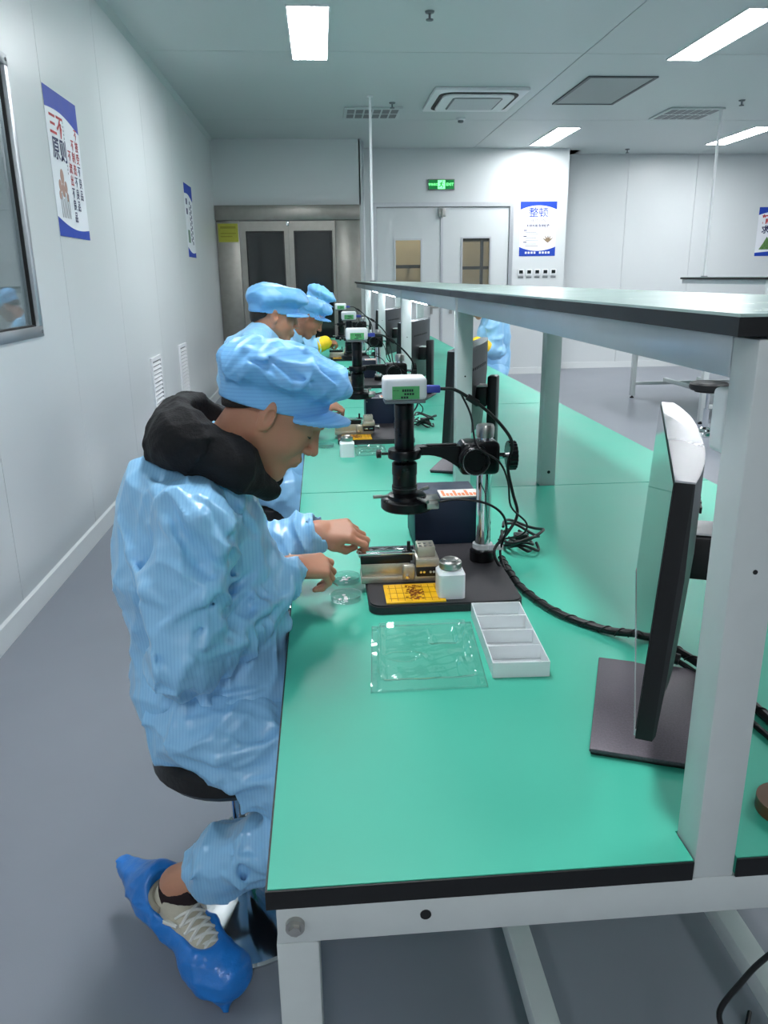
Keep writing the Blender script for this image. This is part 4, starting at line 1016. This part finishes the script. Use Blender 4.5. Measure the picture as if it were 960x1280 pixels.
def hand_prims(wr, fdir, bdir, side, curl, spread=.10, thumb=None, sc=1.):
    """wr wrist point, fdir towards the fingers, bdir out of the back of the hand, side +1: thumb on local +y"""
    f = V3(*fdir); f /= np.linalg.norm(f); b = V3(*bdir); b = b-f*(b@f); b /= np.linalg.norm(b); y = np.cross(b, f)*side
    W = np.asarray(wr, float); S = sc
    def L(x, yy, z): return W+(f*x+y*yy+b*z)*S
    pr = []
    # palm
    for yy, ln in ((.028, .086), (.010, .090), (-.009, .086), (-.027, .078)):
        pr.append((rc(L(.012, yy*.62, 0), L(ln, yy, .001), .0150*S, .0118*S), .014*S))
    pr.append((rc(L(.02, .02, -.008), L(.055, .030, -.012), .0155*S, .0140*S), .014*S))
    pr.append((rc(L(-.055, 0, -.002), L(.012, 0, 0), .026*S, .0225*S), .016*S))
    tips = []
    for i, (yy, ln, l1, l2, l3, r0) in enumerate(((.029, .087, .040, .025, .021, .0094), (.010, .091, .044, .029, .022, .0096), (-.009, .087, .041, .027, .021, .0091), (-.027, .079, .033, .021, .019, .0082))):
        c1, c2, c3 = curl[i]; p = L(ln, yy, 0); a = 0.; sp = spread*(yy/.029)
        for j, (l, c) in enumerate(((l1, c1), (l2, c2), (l3, c3))):
            a += c
            d = f*math.cos(a)*math.cos(sp)+y*math.sin(sp)*math.cos(a)-b*math.sin(a)
            q = p+d*l*S
            pr.append((rc(p, q, (r0-.0008*j)*S, (r0-.0008*(j+1))*S), .0035*S if j else .007*S)); p = q
        tips.append(p)
    tb = thumb or [(.040, .036, -.016), (.066, .046, -.030), (.090, .040, -.042)]
    P = [L(.016, .020, -.010)]+[L(*q) for q in tb]
    for j in range(3): pr.append((rc(P[j], P[j+1], (.0145, .0115, .0100)[j]*S, (.0115, .0100, .0080)[j]*S), .006*S))
    return pr, tips, P[-1], L

def head_frame(O, pitch, yaw, roll=0.):
    return np.asarray(O, float), rotZ(yaw) @ rotY(pitch) @ rotX(roll)
def head_prims(O, R):
    H = lambda x, y, z: O+R @ V3(x, y, z)
    E = lambda c, r, M=None: el(H(*c), r, R if M is None else R @ M)
    A = [(E((-.006, 0, .042), (.099, .077, .090)), .01), (E((.030, 0, .000), (.066, .064, .078)), .03), (E((.044, 0, -.056), (.046, .046, .050)), .03),
         (rc(H(.072, -.012, -.104), H(.072, .012, -.104), .017, .017), .03), (E((.052, .040, -.030), (.030, .026, .032)), .02), (E((.052, -.040, -.030), (.030, .026, .032)), .02),
         (rc(H(.000, .058, -.040), H(.066, .020, -.098), .018, .015), .03), (rc(H(.000, -.058, -.040), H(.066, -.020, -.098), .018, .015), .03),
         (rc(H(.080, -.036, .034), H(.080, .036, .034), .012, .012), .016),
         (rc(H(.094, 0, .018), H(.116, 0, -.022), .0072, .0105), .012), (el(H(.104, .0125, -.027), (.011, .0075, .0075), R), .006), (el(H(.104, -.0125, -.027), (.011, .0075, .0075), R), .006),
         (E((.088, 0, -.058), (.016, .030, .018)), .014), (E((.0995, 0, -.0535), (.0085, .0225, .0062)), .005), (E((.0975, 0, -.0655), (.0085, .0195, .0068)), .005)]
    B = [(E((.098, .031, .012), (.018, .018, .012)), .012), (E((.098, -.031, .012), (.018, .018, .012)), .012)]
    C = [(E((.077, .031, .010), (.0135, .0155, .0125)), .004), (E((.077, -.031, .010), (.0135, .0155, .0125)), .004)]
    for s_ in (1, -1):
        Me = rotZ(s_*.50) @ rotX(-s_*.12) @ rotY(-.18)
        C.append((E((-.008, s_*.081, .000), (.0190, .0066, .0320), Me), .006)); C.append((E((-.004, s_*.074, -.024), (.010, .006, .010)), .006))
    D = [(E((-.002, s_*.0885, .001), (.0085, .0045, .0160), rotZ(s_*.50) @ rotY(-.18)), .004) for s_ in (1, -1)]
    return A, B, C, D, H

def on_surface(v, u, w_):
    """where the sight line through a photo pixel first meets the cloth"""
    r = RC @ V3((u-CX)/F_PX, -(w_-CY)/F_PX, -1.); r /= np.linalg.norm(r)
    t = np.arange(.6, 2.6, .003); Pt = V3(0, 0, 1.5)+t[:, None]*r
    ok = np.ones(len(t), bool); ix = []
    for i in range(3):
        ok &= (Pt[:, i] > v.ax[i][1]) & (Pt[:, i] < v.ax[i][-2]); ix.append(np.clip(np.searchsorted(v.ax[i], Pt[:, i]), 0, len(v.ax[i])-1))
    f = np.where(ok, v.F[tuple(ix)], 1.); k = np.nonzero(f < 0)[0]
    return Pt[k[0]] if len(k) else None
def fold_lines(v, ridges, creases, kk=.015):
    jobs = []
    for L_, mode in ((ridges, 'add'), (creases, 'sub')):
        for pts, r in L_:
            q = [on_surface(v, *p) for p in pts]; q = [x for x in q if x is not None]
            n = len(q)-1
            for i in range(n):
                if np.linalg.norm(q[i]-q[i+1]) < .16:
                    f = lambda s_: r*(.20+.90*math.sin(math.pi*min(max((i+s_)/n, .03), .97)))
                    jobs.append((rc(q[i], q[i+1], f(0), f(1)), mode))
    for pr, mode in jobs: v.op(pr, kk, mode)
class Pose: pass
def make_person(P, label, group, hi=True):
    root = thing('person', P.root, label, 'person', group)
    hb, hg, hh_ = (.009, .0050, .0026) if hi else (.014, .011, .0050)
    O, R = head_frame(P.head, P.pitch, P.yaw); A, B, C, D, H = head_prims(O, R)
    skin = P.skin
    # ---- body: one continuous skin surface from head to feet
    hp, hands = [], {}
    for s_ in ('R', 'L'):
        pr, tips, tt, L = hand_prims(*P.hand[s_]); hp.append(pr); hands[s_] = (tips, tt, L)
    allp = [P.head]+[P.hand[k][0] for k in 'RL']
    lo = np.array(P.lo); hi_ = np.array(P.hi)
    fine = []
    for i in range(3): pass
    def iv(i):
        spans = [(P.head[i]-.17, P.head[i]+.15, hh_)]
        for k in 'RL': spans.append((P.hand[k][0][i]-.10, P.hand[k][0][i]+.16, hh_*.85 if hi else hh_))
        spans.sort(); out = []
        for a, b, h in spans:
            if out and a <= out[-1][1]: out[-1] = (out[-1][0], max(b, out[-1][1]), min(h, out[-1][2]))
            else: out.append((a, b, h))
        return out
    vol = Vol(lo, hi_, hb)
    ax = []
    for i in range(3):
        base = np.arange(lo[i], hi_[i]+hb, hb); keep = np.ones(len(base), bool); ext = []
        for a, b, h in iv(i): keep &= (base < a) | (base > b); ext.append(np.arange(max(a, lo[i]), min(b, hi_[i]), h))
        v = np.sort(np.concatenate([base[keep]]+ext)); v = v[np.concatenate([[True], np.diff(v) > 3e-4])]; ax.append(v.astype(np.float32))
    vol.ax = ax; vol.F = np.full([len(a) for a in ax], .25, np.float32)
    for p, k in A: vol.add(p, k)
    for p, k in B: vol.sub(p, k)
    for p, k in C: vol.add(p, k)
    for p, k in D: vol.sub(p, k)
    vol.add(rc(H(-.028, 0, -.045), P.neck, .055, .060), .03)
    vol.add(rc(H(-.01, 0, -.09), P.neck+(P.chest-P.neck)*.25+R @ V3(-.012, 0, 0), .038, .036), .03)
    vol.add(rc(P.neck+V3(-.012, 0, 0), P.chest, .055, .09), .04); vol.add(rc(P.chest, P.pelvis, .09, .10), .05)
    for s_ in 'RL':
        vol.add(rc(P.chest+(P.sho[s_]-P.chest)*.3+V3(0, 0, .06), P.sho[s_], .048, .038), .03); vol.add(rc(P.sho[s_], P.elb[s_], .040, .034), .015); vol.add(rc(P.elb[s_], P.hand[s_][0], .034, .025), .015)
        vol.add(rc(P.pelvis+(P.hip[s_]-P.pelvis)*.6, P.kne[s_], .085, .055), .04); vol.add(rc(P.kne[s_], P.ank[s_], .054, .036), .02)
        vol.add(rc(P.ank[s_], P.foot[s_][0]+(P.foot[s_][1]-P.foot[s_][0])*.25+V3(0, 0, .05), .036, .030), .02)
    for pr in hp:
        for p, k in pr: vol.add(p, k)
    body = vmesh(vol, 'body', skin, root)
    # ---- cap
    Oc = O; Rc = rotZ(P.yaw) @ rotY(P.cap)
    K = lambda u, v, w_: Oc+Rc @ V3(u, v, w_)
    hc = .0036 if hi else .007
    v = Vol(K(0, 0, .06)-.24, K(0, 0, .06)+.24, hc)
    Mt = Rc @ rotY(P.captilt)
    v.add(el(K(.012, 0, .084), (.132, .118, .052), Mt), .016); v.add(el(K(-.030, 0, .090), (.092, .10, .050), Mt), .03)
    v.add(el(K(.078, 0, .072), (.082, .095, .036), Rc @ rotY(P.captilt+.02)), .02)
    v.disp(noise_fold(P.seed, .055, .0088, (1, 1, .55))); v.disp(noise_fold(P.seed+3, .027, .0018))
    v.add(ecyl(K(.000, 0, .040), .113, .0845, .034, Rc @ rotY(.04)), .010)
    fold_lines(v, P.cridges, P.ccreases, .010)
    v.sub(el(O+R @ V3(-.006, 0, .036), (.0965, .0745, .0875), R), .004)
    v.clip(-(Rc @ rotY(.04) @ V3(0, 0, 1)), -((Rc @ rotY(.04) @ V3(0, 0, 1)) @ K(.0, 0, .011)), .003)
    cap = vmesh(v, 'cap', M_capcl, root, 1)
    # brim
    v = Vol(K(.12, 0, .0)-.15, K(.12, 0, .0)+.15, hc*.8)
    Rb = Rc @ rotY(P.brim)
    def brimfn(X, Y, Z):
        p = [X-K(.045, 0, .026)[0], Y-K(.045, 0, .026)[1], Z-K(.045, 0, .026)[2]]; q = [p[0]*Rb[0, i]+p[1]*Rb[1, i]+p[2]*Rb[2, i] for i in range(3)]
        zz = q[2]+2.6*q[1]**2+.9*np.maximum(q[0], 0)**2
        k = np.sqrt((q[0]/.118)**2+(q[1]/.094)**2)
        return np.maximum(np.maximum((k-1)*.09, np.abs(zz)-.0042), .0-q[0])
    c_ = K(.1, 0, 0); v.op((c_-.14, c_+.14, brimfn), .003)
    vmesh(v, 'brim', M_capcl, cap, 1)
    # hair at nape and temple
    v = Vol(O-.14, O+.14, hc)
    v.add(el(O+R @ V3(-.008, 0, .040), (.1005, .0785, .0905), R), .004); v.add(el(O+R @ V3(-.055, 0, -.010), (.052, .060, .055), R), .02)
    nn = R @ V3(.62, 0, -.78); v.clip(nn, nn @ (O+R @ V3(-.012, 0, .014)), .004)
    v.sub(el(O+R @ V3(.035, 0, -.01), (.078, .2, .05), R), .004)
    vmesh(v, 'hair', M_hair, root, 1)
    if hi:
        for s_ in (1, -1):
            MB().tube([H(.093, s_*.014, .030), H(.094, s_*.026, .035), H(.088, s_*.040, .036), H(.078, s_*.051, .030)], [.0022, .0036, .0034, .0015], 6, sub=4).build('eyebrow', M_brow, root)
            MB().tube([H(.0875, s_*.018, .0045), H(.0912, s_*.026, .0030), H(.0900, s_*.036, .0030), H(.0835, s_*.044, .0052)], [.0008, .0014, .0015, .0008], 6, sub=4).build('eyelashes', M_hair, root)
        MB().tube([H(.094, -.020, -.0590), H(.1035, -.009, -.0592), H(.1055, 0, -.0596), H(.1035, .009, -.0592), H(.094, .020, -.0590)], [.0008, .0017, .0019, .0017, .0008], 6, sub=4).build('lip_line', M_lip, root)
    # ---- smock
    v = Vol(P.glo, P.ghi, hg)
    ch, pe = P.chest, P.pelvis; W = P.width
    v.add(el(pe+V3(.0, 0, .05), (.195*W, .170*W, .150)), .02); v.add(el((pe+ch)/2+V3(-.005, 0, 0), (.180*W, .128*W, .20)), .06)
    v.add(el(ch+V3(-.01, 0, -.02), (.172*W, .152*W, .175)), .06); v.add(rc(P.sho['R']+V3(-.01, .05, .010), P.sho['L']+V3(-.01, -.05, .010), .080, .080), .05)
    v.add(rc(ch+V3(-.05, 0, .10), P.neck+V3(-.01, 0, .0), .11, .075), .05)
    am = P.wr
    for i, s_ in enumerate('RL'):
        sh, eb, wrs = P.sho[s_], P.elb[s_], np.asarray(P.hand[s_][0]); cu = wrs+(eb-wrs)*P.cuff[s_]
        v.add(rc(sh, eb, .082, .078, (am*1.2, .11, 1.0, .6+i)), .022)
        v.add(rc(eb, eb+(cu-eb)*.62, .080, .068, (am*1.1, .065, .8, 2.2+i)), .012); v.add(rc(eb+(cu-eb)*.55, cu+(eb-cu)*.06, .068, .058, (am*.9, .045, .5, 1.1+i)), .012)
        v.add(rc(cu+(eb-cu)*.06, cu, .050, .047), .012)
    v.disp(noise_fold(P.seed+1, .13, am*.85, (1, 1, .5))); v.disp(noise_fold(P.seed+7, .06, am*.30))
    fold_lines(v, P.ridges, P.creases)
    e0 = P.root[0]+P.edge
    v.sub((V3(e0-.004, P.root[1]-.4, .50), V3(e0+.30, P.root[1]+.4, .752), lambda X, Y, Z: np.maximum(np.maximum(e0-.004-X, Z-.752), .50-Z)+0*Y), .008)
    if P.hem is not None: v.clip((0, 0, -1), -P.hem, .006)
    for s_ in 'RL':                    # open the cuffs so the wrist comes out of the cloth
        wrs = np.asarray(P.hand[s_][0]); d = wrs-P.elb[s_]; d /= np.linalg.norm(d); cu = wrs+(P.elb[s_]-wrs)*P.cuff[s_]
        v.sub(rc(cu-d*.012, cu+d*.10, .036, .040), .004)
    vmesh(v, 'smock', M_smock, root, 1)
    # ---- trousers
    v = Vol(P.tlo, P.thi, hg*1.15)
    v.add(el(pe+V3(.01, 0, .0), (.185*W, .20*W, .115)), .02)
    for i, s_ in enumerate('RL'):
        hm = P.ank[s_]+(P.kne[s_]-P.ank[s_])*P.hemleg
        v.add(rc(P.hip[s_], P.kne[s_], .115, .098, (am*1.1, .12, .8, .4+i)), .06); v.add(rc(P.kne[s_], hm+(P.kne[s_]-hm)*.12, .088, .074, (am*1.1, .08, .7, 1.9+i)), .03)
        v.add(rc(hm+(P.kne[s_]-hm)*.16, hm, .070, .058), .025)
    v.disp(noise_fold(P.seed+11, .11, am*.9)); v.disp(noise_fold(P.seed+12, .05, am*.28))
    fold_lines(v, P.tridges, P.tcreases)
    v.clip((0, 0, -1), -P.tclip, .01)
    zs = P.seat
    seatcut = ecyl(V3(P.root[0], P.root[1], zs-.06), .195, .195, .062, np.eye(3)); v.sub(seatcut, .01)
    vmesh(v, 'trousers', M_smock, root, 1)
    # ---- shoes with covers
    for i, s_ in enumerate('RL'):
        an, to = P.ank[s_], P.toe[s_]; d = to-an; fl = V3(d[0], d[1], 0); fl /= np.linalg.norm(fl)
        sd = np.cross((0, 0, 1.), fl); foot = P.foot[s_]            # foot = (heel point on sole, toe point on sole)
        he, tp = foot; ff = tp-he; Lf = np.linalg.norm(ff); ff /= Lf; up = np.cross(ff, sd); up *= np.sign(up[2]); Mf = np.stack([ff, sd, up], 1)
        Q = lambda x, y, z: he+Mf @ V3(x, y, z)
        c = he+(tp-he)*.5
        v = Vol(c-.24, c+.24, .005 if hi else .009)
        v.add(rc(Q(.045, 0, .045), Q(.24, 0, .034), .040, .036), .03); v.add(rc(Q(.19, -.012, .032), Q(.23, .010, .032), .040, .036), .03); v.add(rc(Q(.045, 0, .06), Q(.06, 0, .098), .040, .043), .02); v.add(rc(Q(.09, 0, .075), Q(.19, 0, .045), .034, .030), .03)
        pl = -up; v.clip(pl, pl @ Q(0, 0, .003), .004); v.sub(rc(Q(.055, 0, .085), Q(.068, 0, .16), .030, .036), .006)
        shoe = vmesh(v, 'shoe', M_shoe, root, 1)
        if hi:
            for k in range(5):
                x = .118+.018*k; z = .108-.0065*k
                MB().tube([Q(x-.010, -.030, z-.016), Q(x, -.012, z+.001), Q(x+.006, .010, z+.001), Q(x+.012, .030, z-.016)], .0038, 6, sub=4).build('lace', M_shoew, shoe)
                MB().tube([Q(x-.010, .030, z-.016), Q(x, .012, z+.002), Q(x+.006, -.010, z+.002), Q(x+.012, -.030, z-.016)], .0038, 6, sub=4).build('lace', M_shoew, shoe)
            MB().tube([Q(.045-.047*math.cos(a)*1.0+.012, .046*math.sin(a), .088+.02*(1-math.cos(a))*.2) for a in np.linspace(-1.9, 1.9, 13)], .008, 8, sub=3).build('collar_padding', mat('shoe_collar', (150, 144, 130), .8, var=.06), shoe)
            for sg in (-1, 1):
                MB().tube([Q(.07, sg*.041, .05), Q(.10, sg*.042, .078), Q(.125, sg*.036, .088)], [.007, .006, .004], 6, sub=4).build('side_stripe', M_shoew, shoe)
        v = Vol(c-.27, c+.27, .005 if hi else .009)
        v.add(rc(Q(.02, 0, .042), Q(.25, 0, .032), .060, .050), .03); v.add(rc(Q(.20, -.018, .034), Q(.25, .015, .034), .054, .050), .03); v.add(rc(Q(.0, 0, .050), Q(P.flap[s_], 0, -.055 if s_ == 'R' else .02), .062, .010), .04); v.add(rc(Q(.24, 0, .02), Q(.30, -.03, .0), .03, .008), .02)
        v.add(rc(Q(.16, 0, .05), Q(.25, 0, .035), .045, .04), .03)
        v.disp(noise_fold(P.seed+20+i, .11, .0065)); v.disp(noise_fold(P.seed+25+i, .040, .0030))
        for k in range(1): v.clip(-up, -up @ Q(0, 0, -.006), .004)
        v.sub(rc(Q(.05, 0, .105), Q(.165, 0, .115), .052, .050), .012)
        vmesh(v, 'shoe_cover', M_cover, root, 1)
    if hi:
        MB().lathe(P.ank['R']-V3(0, 0, .02), [(.046, -.02), (.045, .01), (.041, .03), (.0385, .045)], 24, axis=tuple(P.kne['R']-P.ank['R'])).build('sock', M_sock, root)
    return root, H, hands

def base_pose(S, seed):
    P = Pose(); x, y = S; P.root = (x, y, 0); v = lambda a, b, c: V3(x+a, y+b, c)
    P.seed = seed; P.seat = .505; P.skin = M_skin
    P.pelvis = v(.0, 0, .585); P.chest = v(-.03, 0, .96); P.neck = v(.03, 0, 1.13); P.head = v(.144, .0, 1.240)
    P.pitch = math.radians(37); P.yaw = 0.; P.cap = math.radians(12); P.captilt = math.radians(1); P.brim = math.radians(4)
    P.sho = dict(R=v(-.005, -.18, 1.055), L=v(.02, .185, 1.055)); P.elb = dict(R=v(-.035, -.222, .790), L=v(.01, .25, .80))
    P.hand = dict(R=(tuple(v(.158, .062, .872)), (.85, .40, -.14), (.1, -.45, 1), 1, [(.5, .9, .6), (.75, 1., .7), (.9, 1.1, .7), (1., 1.1, .8)], .08, [(.040, .038, -.018), (.070, .036, -.036), (.094, .022, -.044)]),
                  L=(tuple(v(.215, .245, .895)), (1, -.05, .02), (.0, -.55, 1), -1, [(.5, 1., .6), (.6, 1.1, .7), (.7, 1.1, .8), (.8, 1.1, .8)], .08, [(.045, .036, -.016), (.075, .034, -.034), (.098, .020, -.040)]))
    P.cuff = dict(R=.10, L=.10); P.hip = dict(R=v(-.02, -.095, .58), L=v(-.02, .095, .58)); P.kne = dict(R=v(.27, -.18, .415), L=v(.29, .12, .47))
    P.ank = dict(R=v(-.118, -.132, .197), L=v(.12, .20, .12)); P.toe = dict(R=v(.02, -.30, .04), L=v(.30, .26, .03))
    P.foot = dict(R=(v(-.185, -.072, .095), v(-.015, -.245, .02)), L=(v(.06, .17, .012), v(.30, .24, .012))); P.flap = dict(R=-.20, L=-.08)
    P.edge = -.098-x; P.width = 1.; P.wr = .014; P.hem = .56; P.hemleg = .15; P.tclip = .0; P.ridges = []; P.creases = []; P.tridges = []; P.tcreases = []; P.cridges = []; P.ccreases = []
    def boxes():
        P.lo = V3(x-.36, y-.42, 0.); P.hi = V3(x+.46, y+.46, 1.46)
        P.glo = V3(x-.36, y-.42, .45); P.ghi = V3(x+.40, y+.46, 1.30); P.tlo = V3(x-.30, y-.40, .10); P.thi = V3(x+.46, y+.40, .78)
    P.boxes = boxes; boxes(); return P

GP = 'seated workers in blue smocks'
# nearest worker
P = base_pose((-.25, 1.60), 4)
P.ridges = [([(185, 597), (196, 613), (212, 655), (225, 688)], .009), ([(225, 613), (250, 647), (275, 688), (281, 709)], .011), ([(275, 580), (308, 613), (333, 647), (346, 672)], .010),
            ([(237, 747), (267, 730), (300, 722)], .010), ([(225, 767), (254, 747), (279, 713)], .010), ([(275, 780), (296, 742), (333, 713)], .010), ([(162, 697), (183, 738), (204, 755)], .009),
            ([(206, 782), (234, 758)], .010), ([(254, 823), (303, 803), (360, 774)], .010), ([(300, 790), (330, 760), (365, 740)], .009), ([(340, 780), (360, 750), (378, 735)], .007),
            ([(150, 650), (165, 690), (172, 730)], .008), ([(165, 800), (200, 840), (235, 860)], .010), ([(250, 620), (285, 660), (315, 700)], .008)]
P.creases = [([(205, 620), (225, 665), (250, 705), (262, 722)], .007), ([(333, 650), (350, 680), (358, 697)], .008), ([(262, 757), (290, 735), (315, 716)], .008), ([(245, 790), (285, 765), (310, 745)], .007),
             ([(161, 864), (234, 868), (271, 872), (330, 860)], .009), ([(255, 590), (290, 630), (320, 668)], .008), ([(320, 785), (345, 760)], .006)]
P.tridges = [([(205, 930), (270, 950), (335, 930)], .012), ([(230, 965), (290, 985), (335, 975)], .010), ([(275, 1080), (310, 1075), (330, 1090)], .010)]
P.tcreases = [([(220, 950), (280, 970), (335, 955)], .008), ([(290, 1060), (305, 1090), (300, 1120)], .008)]
P.cridges = [([(283, 460), (308, 438), (333, 445)], .008), ([(350, 452), (387, 460), (417, 480)], .009), ([(300, 470), (330, 452), (350, 440)], .007), ([(395, 455), (420, 470), (435, 482)], .007), ([(345, 425), (380, 440), (405, 455)], .007)]
P.ccreases = [([(333, 447), (367, 470), (392, 480)], .006), ([(310, 450), (335, 458), (345, 470)], .005), ([(400, 466), (420, 478)], .005)]
P.wr = .018
P.ridges = [(a, r*1.25) for a, r in P.ridges]
w1, H1, hands1 = make_person(P, 'seated worker nearest the camera in pale blue smock and cap, black hood, bent over tweezers', GP)
# black hood lying on the back and shoulders
x, y = P.root[:2]; x += .030; v = Vol(V3(x-.20, y-.24, .98), V3(x+.24, y+.24, 1.36), .0045)
v.add(el(V3(x-.055, y+.0, 1.205), (.082, .135, .068), rotY(.25)), .02); v.add(el(V3(x-.095, y, 1.185), (.050, .11, .055)), .03)
for sg in (-1, 1):
    v.add(rc(V3(x-.06, y+sg*.085, 1.205), V3(x+.04, y+sg*.098, 1.155), .058, .046), .03); v.add(rc(V3(x+.04, y+sg*.098, 1.155), V3(x+.098, y+sg*.060, 1.085), .046, .024), .03)
v.disp(noise_fold(31, .085, .008)); v.disp(noise_fold(32, .04, .0022))
v.sub(rc(V3(x-.005, y, 1.14), V3(x+.065, y, 1.34), .066, .10), .014); v.sub(rc(V3(x+.06, y, 1.10), V3(x+.15, y, 1.22), .062, .08), .012)
vmesh(v, 'hood', M_hood, w1, 1)
tw = thing('tweezers', tuple(np.array(hands1['R'][1])), 'thin steel tweezers held in the nearest worker\'s right hand', 'tweezers')
T1 = (np.array(hands1['R'][1])+np.array(hands1['R'][0][0]))/2
for sg in (-1, 1):
    MB().tube([T1+V3(-.075, .012, .052), T1+V3(-.02, .004+sg*.004, .016), T1+V3(.01, sg*.004, -.006), T1+V3(.040, .012+sg*.0006, -.036)], [.0022, .0030, .0026, .0007], 6, sub=5).build('prong', M_steel, tw)

# second worker, upright
P = base_pose((-.25, 3.62), 9)
for k in ('chest', 'neck', 'head'): pass
x, y = P.root[:2]
P.chest = V3(x-.04, y, 1.08); P.neck = V3(x-.02, y, 1.245); P.head = V3(x+.035, y+.02, 1.340); P.width = 1.1; P.pitch = math.radians(14); P.yaw = math.radians(12); P.cap = math.radians(4); P.captilt = math.radians(2)
P.sho = dict(R=V3(x-.03, y-.18, 1.215), L=V3(x-.01, y+.19, 1.19)); P.elb = dict(R=V3(x+.0, y-.22, .83), L=V3(x+.02, y+.24, .83))
P.hi[2] = 1.54; P.ghi[2] = 1.42; P.glo[0] -= .06; P.skin = M_skin
w2, _, _ = make_person(P, 'second seated worker in blue cap, upright behind the nearest worker', GP, False)
# third worker, bent over the bench
P = base_pose((-.24, 5.55), 15); P.head += V3(.005, 0, .0); P.neck += V3(.01, 0, .0); P.skin = M_skin_d; P.hi[2] = 1.5
w3, _, _ = make_person(P, 'third seated worker in blue cap, head bowed over the bench', GP, False)
# fourth worker
P = base_pose((-.24, 7.52), 23); x, y = P.root[:2]
P.head = V3(x+.205, y, 1.30); P.neck = V3(x+.10, y, 1.17); P.chest = V3(x+.02, y, 1.0); P.pitch = math.radians(30); P.cap = math.radians(24); P.sho = dict(R=V3(x+.06, y-.18, 1.10), L=V3(x+.06, y+.18, 1.10)); P.skin = M_skin_d
h = P.hand['R']; P.hand['R'] = (tuple(V3(x+.285, y-.08, .93)),)+h[1:]; P.elb['R'] = V3(x+.09, y-.22, .87); P.hi[2] = 1.56; P.ghi[2] = 1.40; P.ghi[0] += .05
w4, _, _ = make_person(P, 'fourth seated worker in blue cap with a yellow sleeve guard, farthest in the left row', GP, False)
def guard(root, P, s_):
    v = Vol(P.glo, P.ghi+V3(.1, 0, 0), .009); wrs = np.asarray(P.hand[s_][0]); e = P.elb[s_]
    v.add(rc(e+(wrs-e)*.45, e+(wrs-e)*.90, .074, .064, (.01, .045, .6, 1.)), .02); vmesh(v, 'sleeve_guard', M_yel, root, 1)
guard(w4, P, 'R')
# worker across the bench, facing the other way
P = base_pose((1.67, 7.72), 41); x, y = P.root[:2]
P.chest += V3(.02, 0, 0); P.edge = x-1.442
w5, _, _ = make_person(P, 'worker with yellow sleeve guards seated across the bench, mostly hidden by a shelf post', GP, False)
guard(w5, P, 'L'); guard(w5, P, 'R')
w5.rotation_euler = (0, 0, math.pi)
